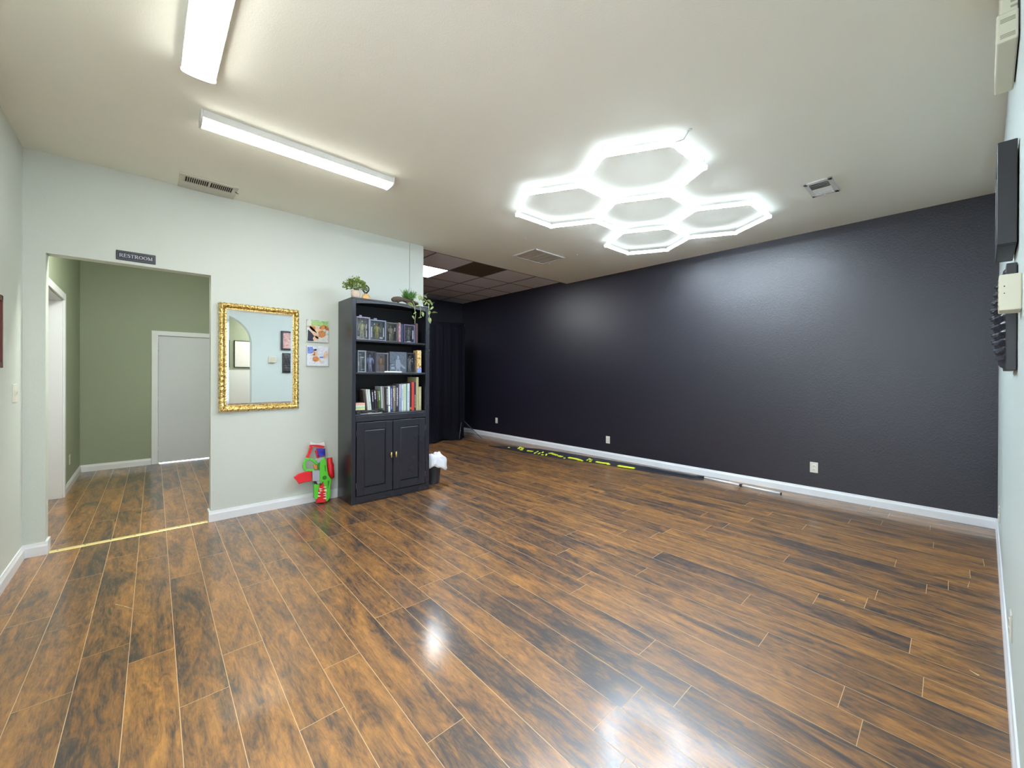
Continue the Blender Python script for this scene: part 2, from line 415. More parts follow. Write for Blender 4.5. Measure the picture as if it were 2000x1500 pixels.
for a in ((WX0, WX0 + 0.05, FZ0, FZ1), (WX1 - 0.05, WX1, FZ0, FZ1), (WX0, WX1, FZ0, FZ0 + 0.05), (WX0, WX1, FZ1 - 0.05, FZ1)): wbx(b, a[0], a[1], -0.10, -0.04, a[2], a[3])
b.build('window_frame', WHITE, wn)
b = MB(); wbx(b, WX0 + 0.04, WX1 - 0.04, -0.072, -0.068, FZ0 + 0.04, FZ1 - 0.04); b.build('pane', CLEARP, wn)
# room beyond the arch, seen in the mirror
b = MB(); b.box(0.66, 4.2, -2.42, -2.30, 0, 2.95); b.box(0.64, 0.70, -2.42, -0.24, 0, 2.95); b.box(4.1, 4.2, -2.42, -0.40, 0, 2.95)
struct(b.build('wall_far', HALL), 'sage wall of the room beyond the arch, seen in the mirror', 'wall')
b = MB(); b.box(0.71, 4.09, -2.298, -2.27, 0, 1.488)
struct(b.build('trim_2', WHITE), 'white wainscot beyond the arch, seen in the mirror', 'trim')
b = MB(); b.box(0.64, 4.2, -2.42, -0.38, 2.95, 3.05)
struct(b.build('ceiling_far', CEIL), 'ceiling of the room beyond the arch', 'ceiling')
b = MB(); b.box(XL - TH, XR + TH, -0.6, 4.90, H, H + 0.045)
b.box(XL - TH, XHR + TH, 4.90, YHB + TH, H, H + 0.045)
struct(b.build('ceiling', CEIL), 'textured off-white plaster ceiling', 'ceiling')
# dropped tile ceiling of the alcove
b = MB(); b.mi = 0
tx = [2.35 + 0.0, 3.03, 3.70, 4.37, 5.045, XR]; ty = [4.90, 5.06, 5.78, 6.46, 7.13, 7.80, YAB]
for i in range(5):
    for j in range(6):
        g = 0.008
        if (i, j) == (1, 2): continue                     # the lit panel
        b.mi = 2 if (i, j) == (2, 1) else 0
        b.box(tx[i] + g, tx[i + 1] - (g if i < 4 else 0), ty[j] + g, ty[j + 1] - g, ZT + 0.003, ZT + 0.03)
b.mi = 1
b.box(2.35, XR, 4.90, YAB, ZT + 0.028, ZT + 0.06)
for x in tx[1:-1]: b.box(x - 0.008, x + 0.008, 4.90, YAB, ZT - 0.003, ZT + 0.028)
for y in ty[1:-1]: b.box(2.35, XR, y - 0.008, y + 0.008, ZT - 0.002, ZT + 0.028)
b.bm.faces.ensure_lookup_table()
struct(b.build('ceiling_alcove', [TILE, TGRID, BROWNT]), 'grey dropped tile ceiling with one brown tile', 'ceiling')
pl = thing('ceiling_light_panel', 'bright square light panel in the dropped tile ceiling', 'ceiling light', (3.365, 6.12, ZT - 0.004))
b = MB(); b.box(3.045, 3.685, 5.80, 6.445, ZT - 0.003, ZT + 0.02); b.build('diffuser', M_PANEL, pl)
b = MB()
for a in ((3.03, 3.045, 5.785, 6.455), (3.685, 3.70, 5.785, 6.455), (3.03, 3.70, 5.785, 5.80), (3.03, 3.70, 6.445, 6.46)): b.box(*a, ZT - 0.004, ZT + 0.02)
b.build('frame', VENTW, pl)

# ------------------------------------------------------------------ side room off the hall (only its doorway shows)
b = MB(); b.box(-2.25, -2.15, 4.95, 7.6, 0, 2.8); b.box(-2.15, XL - TH, 4.95, 5.05, 0, 2.8); b.box(-2.15, XL - TH, 7.5, 7.6, 0, 2.8)
struct(b.build('wall_side_room', WHITE), 'white walls of the small room off the hall', 'wall')
b = MB(); b.box(-2.25, XL - TH, 4.95, 7.6, 2.8, 2.9)
struct(b.build('ceiling_side_room', CEIL), 'ceiling of the small room off the hall', 'ceiling')
t = thing('side_room_lamp', 'round ceiling lamp of the small room off the hall', 'ceiling light', (-1.45, 6.1, 2.73))  # lamp added out of view to brighten the side doorway
b = MB(); b.lathe([(0.0, 0.0), (0.10, 0.005), (0.15, 0.03), (0.16, 0.055)], (-1.45, 6.1, 2.73)); b.build('shade', M_SIDE, t)
b = MB(); b.lathe([(0.165, 0.0), (0.165, 0.015)], (-1.45, 6.1, 2.785)); b.build('base', VENTW, t)

# ------------------------------------------------------------------ baseboards
BP = [(0, 0), (0.014, 0), (0.014, 0.068), (0.009, 0.082), (0.006, 0.098), (0, 0.098)]
def baseboard(name, x0, y0, x1, y1, nx, ny, label, z0=0.0, add=None):
    """runs from (x0,y0) to (x1,y1); (nx,ny) points into the room"""
    b = MB()
    A = [b.bm.verts.new((x0 + nx * p[0], y0 + ny * p[0], p[1])) for p in BP]
    B = [b.bm.verts.new((x1 + nx * p[0], y1 + ny * p[0], p[1])) for p in BP]
    n = len(BP); b._f(A); b._f(B[::-1])
    for i in range(n): b._f([A[i], B[i], B[(i + 1) % n], A[(i + 1) % n]])
    if add: add(b)
    return struct(b.build(name, WHITE), label, 'baseboard')
baseboard('baseboard_right', XR, yw(XR), XR, YAB, -1, 0, 'white baseboard along the black wall')
baseboard('baseboard_front', 1.90, yw(1.90), XR - 0.014, yw(XR - 0.014), -math.sin(RA), math.cos(RA), 'white baseboard at the foot of the wall at the right edge')
baseboard('baseboard_back', XD2 - 0.014, YB, 1.585, YB, 0, -1, 'white baseboard between doorway and bookcase',
          add=lambda b: b.box(XD2 - 0.014, XD2, YB - 0.001, YB + TH, 0, 0.10))
baseboard('baseboard_back_left', XL, YB, XD1 + 0.014, YB, 0, -1, 'short white baseboard left of the doorway',
          add=lambda b: b.box(XD1, XD1 + 0.014, YB - 0.001, YB + TH, 0, 0.10))
baseboard('baseboard_left', XL, -0.05, XL, YB - 0.014, 1, 0, 'white baseboard along the left wall')
baseboard('baseboard_hall_left', XL, YS1 + 0.075, XL, YHB - 0.014, 1, 0, 'white baseboard on the left side of the hall')
baseboard('baseboard_hall_back', XL, YHB, 0.06, YHB, 0, -1, 'white baseboard at the end of the hall')
baseboard('baseboard_alcove', XE, YAB, XR - 0.014, YAB, 0, -1, 'baseboard on the black alcove wall')

# brass threshold strip across the doorway
t = thing('threshold_strip', 'narrow yellow brass strip screwed across the hall doorway floor', 'floor strip', (-0.05, 4.82, 0))
b = MB(); pr_ = [(4.785, 0.0005), (4.793, 0.005), (4.835, 0.005), (4.843, 0.0005)]
b.prism(pr_, 'x', XD1 + 0.018, XD2 - 0.018); b.build('strip', STRIP, t)
for i in range(7):
    x = XD1 + 0.06 + i * 0.145
    b = MB(); b.lathe([(0.005, 0.0), (0.005, 0.0012), (0.002, 0.0016)], (x, 4.814, 0.005), 10); b.build('screw', DARKSLOT, t)

# ------------------------------------------------------------------ doors
d2 = thing('door_1', None, None, (0.555, YHB, 0)); struct(d2, 'closed grey-white flush door at the end of the hall', 'door')
b = MB(); b.box(0.062, 0.132, YHB - 0.018, YHB, 0, 2.055); b.box(0.978, 1.048, YHB - 0.018, YHB, 0, 2.055); b.box(0.132, 0.978, YHB - 0.018, YHB, 1.985, 2.055)
b.box(0.128, 0.138, YHB, YHB + 0.10, 0, 1.99); b.box(0.972, 0.982, YHB, YHB + 0.10, 0, 1.99); b.box(0.138, 0.972, YHB, YHB + 0.10, 1.982, 1.992); b.box(0.138, 0.972, YHB + 0.054, YHB + 0.066, 1.96, 1.99); b.box(0.138, 0.152, YHB + 0.054, YHB + 0.066, 0, 1.96); b.box(0.958, 0.972, YHB + 0.054, YHB + 0.066, 0, 1.96)
b.build('casing', WHITE, d2, bevel=0.004)
b = MB(); b.box(0.142, 0.968, YHB + 0.012, YHB + 0.052, 0.012, 1.978); b.build('door_leaf', DOORW, d2, bevel=0.002)
b = MB(); b.lathe([(0.026, 0), (0.026, -0.008), (0.010, -0.012), (0.010, -0.035), (0.026, -0.045), (0.026, -0.065), (0.01, -0.072)], (0.905, YHB + 0.012, 0.95), 16, 'y'); b.build('door_knob', SILVER, d2)
for z in (0.22, 1.0, 1.78):
    b = MB(); b.tube([(0.141, YHB + 0.006, z - 0.045), (0.141, YHB + 0.006, z + 0.045)], 0.005, 8); b.build('hinge', SILVER, d2)

d3 = thing('door_2', None, None, (XL, (YS0 + YS1) / 2, 0)); struct(d3, 'white side doorway on the left of the hall with its door open', 'door')
b = MB()
b.box(XL, XL + 0.018, YS1, YS1 + 0.075, 0, 2.29); b.box(XL, XL + 0.018, YS0 - 0.075, YS0, 0, 2.29); b.box(XL, XL + 0.018, YS0, YS1, 2.215, 2.29)
b.box(XL - TH, XL, YS1 - 0.012, YS1, 0, 2.215); b.box(XL - TH, XL, YS0, YS0 + 0.012, 0, 2.215); b.box(XL - TH, XL, YS0 + 0.012, YS1 - 0.012, 2.203, 2.215)
b.build('casing', WHITE, d3, bevel=0.003)
b = MB(); b.box(XL - TH - 0.84, XL - TH - 0.005, YS1 - 0.052, YS1 - 0.014, 0.012, 2.195); b.build('door_leaf', DOORW, d3, bevel=0.002)

# ------------------------------------------------------------------ ceiling lights
def strip_light(x0, x1, y0, y1, label):
    """surface mounted wrap light; long axis = the longer side"""
    t = thing('ceiling_strip_light', label, 'ceiling light', ((x0 + x1) / 2, (y0 + y1) / 2, H - 0.075), 'long strip lights on the ceiling')
    lx = (x1 - x0) > (y1 - y0)
    def bxl(b, u0, u1, v0, v1, z0, z1):
        if lx: b.box(u0, u1, v0, v1, z0, z1)
        else: b.box(v0, v1, u0, u1, z0, z1)
    U0, U1, V0, V1 = (x0, x1, y0, y1) if lx else (y0, y1, x0, x1)
    b = MB(); bxl(b, U0 + 0.012, U1 - 0.012, V0, V1, H - 0.050, H); b.build('body', VENTW, t, bevel=0.004)
    n = 14; vm = (V0 + V1) / 2; hw = (V1 - V0) / 2 - 0.004
    prof = [(vm - hw, H - 0.048)] + [(vm - hw * math.cos(PI * i / n), H - 0.050 - 0.020 * math.sin(PI * i / n) ** 0.6) for i in range(1, n)] + [(vm + hw, H - 0.048)]
    b = MB(); b.prism(prof, 'x' if lx else 'y', U0 + 0.012, U1 - 0.012, True)
    b.build('diffuser', M_TUBE, t)
    pc = [(vm - hw - 0.006, H)] + [(vm - (hw + 0.006) * math.cos(PI * i / n), H - 0.050 - 0.024 * math.sin(PI * i / n) ** 0.6) for i in range(0, n + 1)] + [(vm + hw + 0.006, H)]
    for u in ((U0, U0 + 0.012), (U1 - 0.012, U1)):
        b = MB(); b.prism(pc, 'x' if lx else 'y', *u); b.build('end_cap', VENTW, t)
    return t
strip_light(0.252, 1.555, 3.295, 3.440, 'long strip light on the ceiling running parallel to the sage wall')
strip_light(0.134, 0.285, 1.55, 2.860, 'strip light cut by the top edge of the photo, pointing at the sage wall')

# hexagon light
EDG = 0.485; S3 = EDG * math.sqrt(3); ROT = math.radians(-2.0); ZH = H - 0.072
c0 = Vector((3.680, 2.146)); u1 = Vector((math.cos(math.radians(30) + ROT), math.sin(math.radians(30) + ROT))) * S3; u2 = Vector((math.cos(math.radians(-30) + ROT), math.sin(math.radians(-30) + ROT))) * S3
centres = [c0, c0 - u1, c0 - u2, c0 + u2, c0 + u1]
hexl = thing('hexagon_light', 'white glowing honeycomb of five joined hexagons on the ceiling', 'ceiling light', (c0.x, c0.y, ZH))
vk, ed = {}, set()
def key(p):
    for k, q in vk.items():
        if (q - p).length < 0.05: return k
    vk[len(vk)] = p; return len(vk) - 1
for c in centres:
    ks = [key(c + Vector((math.cos(PI / 3 * i + ROT), math.sin(PI / 3 * i + ROT))) * EDG) for i in range(6)]
    for i in range(6): ed.add(tuple(sorted((ks[i], ks[(i + 1) % 6]))))
for a, c in sorted(ed):
    A, B = vk[a], vk[c]; dr = (B - A).normalized(); A2, B2 = A + dr * 0.022, B - dr * 0.022
    b = MB(); b.tube([(A2.x, A2.y, ZH), (B2.x, B2.y, ZH)], 0.0140, 12); tb = b.build('light_tube', M_HEX, hexl)
    nn = Vector((-dr.y, dr.x)) * 0.0155; nm = nn * 0.93
    b = MB(); b.hexa([(A2.x - nn.x, A2.y - nn.y, ZH - 0.0085), (B2.x - nn.x, B2.y - nn.y, ZH - 0.0085), (B2.x + nn.x, B2.y + nn.y, ZH - 0.0085), (A2.x + nn.x, A2.y + nn.y, ZH - 0.0085),
                      (A2.x - nm.x, A2.y - nm.y, ZH + 0.020), (B2.x - nm.x, B2.y - nm.y, ZH + 0.020), (B2.x + nm.x, B2.y + nm.y, ZH + 0.020), (A2.x + nm.x, A2.y + nm.y, ZH + 0.020)])
    b.build('backing_channel', M_BACK, tb)  # channel added to hold the strong tube light off the ceiling
JOINT = emis('joiner_glow', C_HEX, 2.2)
for k, p in vk.items():
    b = MB(); b.lathe([(0.012, -0.017), (0.022, -0.014), (0.023, 0.012), (0.012, 0.018)], (p.x, p.y, ZH), 12)
    for a, c in ed:
        if k in (a, c):
            q = vk[c if k == a else a]; dr = (q - p).normalized(); b.tube([(p.x, p.y, ZH), (p.x + dr.x * 0.034, p.y + dr.y * 0.034, ZH)], 0.0165, 8)
    b.build('connector', JOINT, hexl)
    b = MB(); b.tube([(p.x, p.y, ZH + 0.015), (p.x, p.y, H)], 0.0012, 6); b.build('hanging_wire', VENTB, hexl)
pv = min(vk.values(), key=lambda p: (p - Vector((2.693, 1.335))).length)
b = MB(); b.tube([(pv.x, pv.y, ZH + 0.01), (pv.x - 0.01, pv.y - 0.03, ZH - 0.004), (pv.x + 0.02, pv.y - 0.07, ZH + 0.01), (pv.x + 0.04, pv.y - 0.10, H - 0.002)], 0.004, 8)
b.lathe([(0.016, -0.006), (0.016, 0.0)], (pv.x + 0.04, pv.y - 0.10, H), 12); b.build('power_cord', VENTW, hexl)
# small ceiling hooks
HK = ['leftmost tiny ceiling hook, left of the honeycomb light', 'tiny ceiling hook below the left hexagon of the honeycomb light', 'tiny ceiling hook at the far corner of the flat slatted grille', 'tiny ceiling hook right of the flat slatted grille']
for i, (x, y) in enumerate([(2.62, 3.30), (3.42, 3.62), (4.46, 4.20), (4.42, 3.62)]):
    b = MB(); b.lathe([(0.011, -0.004), (0.011, 0.0)], (x, y, H), 10)
    b.tube([(x, y, H - 0.004), (x, y, H - 0.014), (x + 0.006, y, H - 0.02), (x + 0.012, y, H - 0.014)], 0.002, 6)
    tag(b.build('ceiling_hook', VENTW), HK[i], 'hook', 'tiny ceiling hooks')

# added unseen fill lamps: one in the hall, one beyond the arch
for nm, lab, (x0, x1, y0, y1, zt), col, e_ in (('hall_ceiling_lamp', 'flat ceiling lamp inside the hall, hidden above the doorway header', (0.05, 0.95, 5.10, 5.55, H), (1.0, 1.0, 0.93), 20.0),
                                    ('far_room_lamp', 'flat ceiling lamp of the room beyond the arch', (2.4, 3.6, -1.9, -0.9, 2.949), (1.0, 0.98, 0.92), 7.0)):
    t = thing(nm, lab, 'ceiling light', ((x0 + x1) / 2, (y0 + y1) / 2, zt - 0.05))
    b = MB(); b.box(x0 + 0.02, x1 - 0.02, y0 + 0.02, y1 - 0.02, zt - 0.05, zt - 0.01); b.build('diffuser', emis(nm + '_glow', col, e_), t, bevel=0.006)
    b = MB(); b.box(x0, x1, y0, y1, zt - 0.012, zt); b.build('base', VENTW, t)

# ------------------------------------------------------------------ ceiling vents
t = thing('ceiling_vent', 'long cream ceiling vent with dark slots beside the sage wall', 'vent', (0.41, 4.57, H - 0.012))
b = MB()
for a in ((0.205, 0.615, 4.455, 4.495), (0.205, 0.615, 4.625, 4.775), (0.205, 0.245, 4.495, 4.625), (0.575, 0.615, 4.495, 4.625), (0.402, 0.418, 4.495, 4.625)):
    b.box(*a, H - 0.010, H)
b.build('frame', VENTM, t, bevel=0.003)
b = MB(); b.box(0.245, 0.575, 4.495, 4.625, H - 0.002, H); b.build('duct_opening', DARKSLOT, t)
for x0, x1 in ((0.245, 0.402), (0.418, 0.575)):
    n = 11
    b = MB()
    for i in range(1, n):
        x = x0 + (x1 - x0) * i / n; b.hexa([(x - 0.003, 4.495, H - 0.010), (x + 0.001, 4.495, H - 0.010), (x + 0.001, 4.625, H - 0.010), (x - 0.003, 4.625, H - 0.010),
                                         (x, 4.495, H - 0.003), (x + 0.004, 4.495, H - 0.003), (x + 0.004, 4.625, H - 0.003), (x, 4.625, H - 0.003)])
    b.build('louvers', VENTM, t)
b = MB(); b.tube([(0.60, 4.56, H - 0.012), (0.625, 4.575, H - 0.018)], 0.003, 6); b.build('lever', DARKSLOT, t)

t = thing('return_air_grille', 'flat white square ceiling grille with long slats', 'vent', (4.095, 4.045, H - 0.014))
b = MB()
X0, X1, Y0, Y1 = 3.79, 4.40, 3.82, 4.275
for a in ((X0, X1, Y0, Y0 + 0.025), (X0, X1, Y1 - 0.025, Y1), (X0, X0 + 0.025, Y0, Y1), (X1 - 0.025, X1, Y0, Y1)): b.box(*a, H - 0.014, H)
b.build('frame', VENTW, t, bevel=0.003)
b = MB(); b.box(X0 + 0.02, X1 - 0.02, Y0 + 0.02, Y1 - 0.02, H - 0.003, H); b.build('duct_opening', VENTB, t)
b = MB()
for i in range(5):
    x = X0 + 0.035 + i * 0.108; b.box(x, x + 0.098, Y0 + 0.025, Y1 - 0.025, H - 0.010, H - 0.006)
b.build('slats', VENTM, t)

t = thing('ceiling_diffuser', 'small white square ceiling vent near the black wall', 'vent', (4.41, 0.795, H - 0.02))
b = MB(); X0, X1, Y0, Y1 = 4.225, 4.595, 0.695, 0.90
for a in ((X0, X1, Y0, Y0 + 0.035), (X0, X1, Y1 - 0.03, Y1), (X0, X0 + 0.04, Y0, Y1), (X1 - 0.05, X1, Y0, Y1)): b.box(*a, H - 0.012, H)
b.build('frame', VENTW, t, bevel=0.004)
b = MB(); b.box(X0 + 0.03, X1 - 0.03, Y0 + 0.02, Y1 - 0.02, H - 0.002, H); b.build('duct_opening', VENTB, t)
b = MB()
for i in range(9):
    x = X0 + 0.045 + i * 0.031
    tilt = 0.012 if i < 5 else -0.012
    b.hexa([(x, Y0 + 0.035, H - 0.011), (x + 0.003, Y0 + 0.035, H - 0.011), (x + 0.003, Y1 - 0.03, H - 0.011), (x, Y1 - 0.03, H - 0.011),
            (x + tilt, Y0 + 0.035, H - 0.003), (x + tilt + 0.003, Y0 + 0.035, H - 0.003), (x + tilt + 0.003, Y1 - 0.03, H - 0.003), (x + tilt, Y1 - 0.03, H - 0.003)])
b.build('louvers', VENTW, t)
b = MB(); b.tube([(X1 - 0.03, 0.80, H - 0.012), (X1 - 0.03, 0.80, H - 0.03)], 0.004, 6); b.build('lever', VENTW, t)

# ------------------------------------------------------------------ outlets and switches
def outlet(name, P, U, W, label, group, kind='outlet', w=0.078, h=0.122):
    """P centre on the wall, U = along-wall unit vector, W = out of the wall"""
    t = thing(name, label, 'outlet' if kind == 'outlet' else 'switch', P, group)
    U = Vector(U); W_ = Vector(W); Z = Vector((0, 0, 1))
    Mx = Matrix((U, W_, Z)).transposed().to_4x4()
    b = MB(); b.box(-w / 2, w / 2, 0.0, 0.006, -h / 2, h / 2); b.build('cover_plate', IVORY, t, False, bevel=0.003, matrix=Mx)
    if kind == 'outlet':
        for s in (-1, 1):
            b = MB(); b.lathe([(0.0165, 0.006), (0.0165, 0.0085), (0.015, 0.009)], (0, 0, s * 0.02), 18, 'y'); r = b.build('receptacle', IVORY, t, False, matrix=Mx)
            b = MB(); b.box(-0.0075, -0.0055, 0.009, 0.0096, s * 0.02 - 0.002, s * 0.02 + 0.007); b.box(0.0055, 0.0075, 0.009, 0.0096, s * 0.02 - 0.002, s * 0.02 + 0.006)
            b.lathe([(0.0025, 0.009), (0.0025, 0.0096)], (0, 0, s * 0.02 - 0.008), 8, 'y'); b.build('slots', DARKSLOT, r, False, matrix=Mx)
    else:
        for s in ((-1, 1) if kind == 'double' else (0,)):
            b = MB(); b.hexa([(s * 0.023 - 0.006, 0.006, -0.012), (s * 0.023 + 0.006, 0.006, -0.012), (s * 0.023 + 0.006, 0.009, -0.012), (s * 0.023 - 0.006, 0.009, -0.012),
                              (s * 0.023 - 0.006, 0.006, 0.012), (s * 0.023 + 0.006, 0.006, 0.012), (s * 0.023 + 0.006, 0.016, 0.012), (s * 0.023 - 0.006, 0.016, 0.012)])
            b.build('toggle', IVORY, t, False, matrix=Mx)
    return t
G = 'outlets along the foot of the black wall'
outlet('wall_outlet', (XR, 6.935, 0.378), (0, 1, 0), (-1, 0, 0), 'cream outlet plate on the black wall, nearest the far corner', G)
outlet('wall_outlet', (XR, 3.968, 0.306), (0, 1, 0), (-1, 0, 0), 'cream outlet plate in the middle of the black wall above the banner', G)
outlet('wall_outlet', (XR, 1.087, 0.330), (0, 1, 0), (-1, 0, 0), 'cream outlet plate on the black wall, nearest the camera', G)
Uf = (math.cos(RA), math.sin(RA), 0); Wf = (-math.sin(RA), math.cos(RA), 0)
outlet('wall_outlet', rw(4.88, 0, 0.32), Uf, Wf, 'outlet on the pale right-edge wall close to the corner', 'outlets on the pale right-edge wall')
outlet('wall_outlet', rw(2.78, 0, 0.30), Uf, Wf, 'outlet low on the pale right-edge wall nearer the camera', 'outlets on the pale right-edge wall')
outlet('wall_outlet', (XL, 7.35, 0.345), (0, 1, 0), (1, 0, 0), 'small yellowish outlet on the left hall wall', None)
outlet('light_switch', (XL, 4.53, 1.255), (0, 1, 0), (1, 0, 0), 'cream double light switch on the left wall by the doorway', None, 'double', w=0.118, h=0.13)

# picture frame on the left wall, cut by the photo edge
t = thing('wall_picture', 'dark red picture frame cut by the left edge of the photo', 'picture', (XL, 3.88, 1.66))
b = MB()
for a in ((3.55, 3.58, 1.43, 1.885), (4.080, 4.105, 1.43, 1.885), (3.55, 4.105, 1.43, 1.465), (3.55, 4.105, 1.85, 1.885)): b.box(XL, XL + 0.020, *a)
b.build('frame', mat('dark_red_wood', (0.12, 0.02, 0.012), 0.4, var=0.2), t, bevel=0.002)
b = MB(); b.box(XL, XL + 0.008, 3.58, 4.080, 1.465, 1.85); b.build('print', paint_mat('muted_print', [(0.5, 0.45, 0.4), (0.3, 0.25, 0.2), (0.7, 0.66, 0.6)], 5), t)

# ------------------------------------------------------------------ RESTROOM sign
t = thing('restroom_sign', 'small black plaque reading RESTROOM above the hall doorway', 'sign', (-0.0615, YB, 2.391))
b = MB(); b.box(-0.122, 0.122, -0.008, 0, -0.040, 0.040); b.build('plaque', mat('sign_black', (0.012, 0.014, 0.028), 0.35, var=0.05), t, False, bevel=0.003)
SG = mat('sign_silver', (0.55, 0.56, 0.66), 0.4, 0.2, var=0.03)
b = MB()
for a in ((-0.113, 0.113, 0.0295, 0.0310), (-0.113, 0.113, -0.0310, -0.0295), (-0.113, -0.1115, -0.031, 0.031), (0.1115, 0.113, -0.031, 0.031)): b.box(a[0], a[1], -0.0090, -0.008, a[2], a[3])
b.build('border_line', mat('sign_border', (0.20, 0.21, 0.26), 0.4), t, False)
def letters(b, word, x0, z0, h, adv, y0, y1):
    th, tn, sf = h * 0.17, h * 0.07, h * 0.10
    def arc(cx, cz, rx, rz, a0, a1, n=12): return [(cx + rx * math.cos(math.radians(a0 + (a1 - a0) * i / n)), cz + rz * math.sin(math.radians(a0 + (a1 - a0) * i / n))) for i in range(n + 1)]
    def R(pts, w_): b.ribbon([(x0 + p[0] * h, z0 + p[1] * h) for p in pts], w_, 'y', y0, y1)
    for ch in word:
        if ch in 'RETM':
            pass
        if ch == 'R':
            R([(0.16, 0), (0.16, 1)], th); R([(0.03, 0.03), (0.31, 0.03)], tn); R([(0.03, 0.97), (0.45, 0.97)], tn)
            R([(0.2, 0.97)] + arc(0.42, 0.73, 0.22, 0.24, 90, -90) + [(0.2, 0.49)], [tn] + [tn + (th - tn) * math.sin(PI * i / 12) for i in range(13)] + [tn]); R([(0.40, 0.49), (0.75, 0.02)], th); R([(0.62, 0.03), (0.88, 0.03)], tn); wd = 0.90
        elif ch == 'E':
            R([(0.16, 0), (0.16, 1)], th); R([(0.03, 0.03), (0.66, 0.03)], tn * 1.2); R([(0.03, 0.97), (0.62, 0.97)], tn * 1.2); R([(0.16, 0.52), (0.50, 0.52)], tn)
            R([(0.64, 0.0), (0.66, 0.26)], tn); R([(0.60, 1.0), (0.62, 0.76)], tn); R([(0.50, 0.42), (0.50, 0.62)], tn); wd = 0.76
        elif ch == 'S':
            p = arc(0.34, 0.75, 0.22, 0.22, 30, 200, 8) + arc(0.34, 0.27, 0.26, 0.25, 70, -160, 10)
            R(p, [tn] * 3 + [th * 0.7] * 3 + [th] * 8 + [th * 0.8] * 3 + [tn] * 3); R([(0.53, 0.72), (0.53, 0.97)], tn); R([(0.10, 0.04), (0.10, 0.28)], tn); wd = 0.70
        elif ch == 'T':
            R([(0.40, 0), (0.40, 1)], th); R([(0.25, 0.03), (0.55, 0.03)], tn); R([(0.04, 0.96), (0.76, 0.96)], tn * 1.2); R([(0.05, 0.76), (0.05, 0.98)], tn); R([(0.75, 0.76), (0.75, 0.98)], tn); wd = 0.84
        elif ch == 'O':
            p = arc(0.47, 0.5, 0.37, 0.45, 0, 360, 24); R(p, [th - (th - tn) * abs(math.sin(2 * PI * i / 24)) ** 1.5 for i in range(25)]); wd = 0.98
        elif ch == 'M':
            R([(0.18, 0), (0.14, 1)], tn); R([(0.14, 1), (0.52, 0.04)], th); R([(0.52, 0.04), (0.90, 1)], tn); R([(0.90, 0), (0.88, 1)], th)
            R([(0.05, 0.03), (0.30, 0.03)], tn); R([(0.76, 0.03), (1.03, 0.03)], tn); R([(0.03, 0.97), (0.20, 0.97)], tn); R([(0.86, 0.97), (1.02, 0.97)], tn); wd = 1.08
        x0 += (wd + adv) * h
    return b
b = MB(); letters(b, 'RESTROOM', -0.103, -0.0135, 0.0285, 0.01, -0.0096, -0.008)
b.build('lettering', SG, t, False)

# ------------------------------------------------------------------ gilded mirror
MW, MH = 0.690, 1.050
mir = thing('wall_mirror', 'ornate gold-framed rectangular mirror on the sage wall', 'mirror', (0.845, YB - 0.004, 1.556), rot=(0, 0, 0.033))
def ornate_frame(w_, h_, fw):
    b = MB(); NU, NS = 16, 150
    def prof(u):   # height of moulding out of the wall
        return 0.012 + 0.024 * math.sin(PI * min(1, u * 1.25)) ** 0.7 + (0.006 if u > 0.85 else 0) - 0.006 * u
    cs = [(-w_ / 2, -h_ / 2), (w_ / 2, -h_ / 2), (w_ / 2, h_ / 2), (-w_ / 2, h_ / 2)]
    for k in range(4):
        a, c = Vector(cs[k]), Vector(cs[(k + 1) % 4]); L = (c - a).length; t_ = (c - a) / L; n_ = Vector((-t_.y, t_.x))
        rows = []
        for iu in range(NU + 1):
            u = iu / NU; row = []
            for js in range(NS + 1):
                s_ = js / NS
                d0 = fw * u; p = a + t_ * (d0 + s_ * (L - 2 * d0)) + n_ * d0
                dist = min(s_, 1 - s_) * L; sl = s_ * L
                orn = 0.0
                if 0.08 < u < 0.72:
                    e = math.sin(PI * (u - 0.08) / 0.64)
                    orn = e * (0.0065 * math.sin(2 * PI * sl / 0.030 + 5 * u) * math.cos(2 * PI * sl / 0.071 + 9 * u) + 0.004 * math.sin(2 * PI * sl / 0.0135 - 11 * u))
                elif u >= 0.80:
                    orn = 0.002 * math.sin(2 * PI * sl / 0.009)
                bulge = 0.010 * math.exp(-(dist / 0.05) ** 2) * math.sin(PI * min(1, u * 1.1))
                hh = prof(u) + orn + bulge
                if iu == 0: hh = 0.0
                out = 0.004 * math.sin(2 * PI * sl / 0.045) * (1 - u) if iu < 3 else 0
                p = p - n_ * out
                row.append(b.bm.verts.new((p.x, -hh, p.y)))
            rows.append(row)
        for r0, r1 in zip(rows, rows[1:]):
            for j in range(NS): b._f([r0[j], r0[j + 1], r1[j + 1], r1[j]], True)
        e0 = [b.bm.verts.new((v.co.x, 0, v.co.z)) for v in rows[-1]]
        for j in range(NS): b._f([rows[-1][j], rows[-1][j + 1], e0[j + 1], e0[j]])
    bmesh.ops.remove_doubles(b.bm, verts=b.bm.verts[:], dist=0.0004)
    return b
ornate_frame(MW, MH, 0.062).build('frame', GOLD, mir, False)
gw, gh, bv = MW / 2 - 0.058, MH / 2 - 0.058, 0.022
b = MB()
outer = [(-gw, -gh), (gw, -gh), (gw, gh), (-gw, gh)]; inner = [(-gw + bv, -gh + bv), (gw - bv, -gh + bv), (gw - bv, gh - bv), (-gw + bv, gh - bv)]
vo = [b.bm.verts.new((p[0], -0.0115, p[1])) for p in outer]; vi = [b.bm.verts.new((p[0], -0.0135, p[1])) for p in inner]; vb = [b.bm.verts.new((p[0], -0.006, p[1])) for p in outer]
b._f(vi)
for i in range(4):
    j = (i + 1) % 4; b._f([vo[i], vo[j], vi[j], vi[i]]); b._f([vb[i], vb[j], vo[j], vo[i]])
b._f(vb[::-1]); b.build('mirror_glass', MIRR, mir, False)

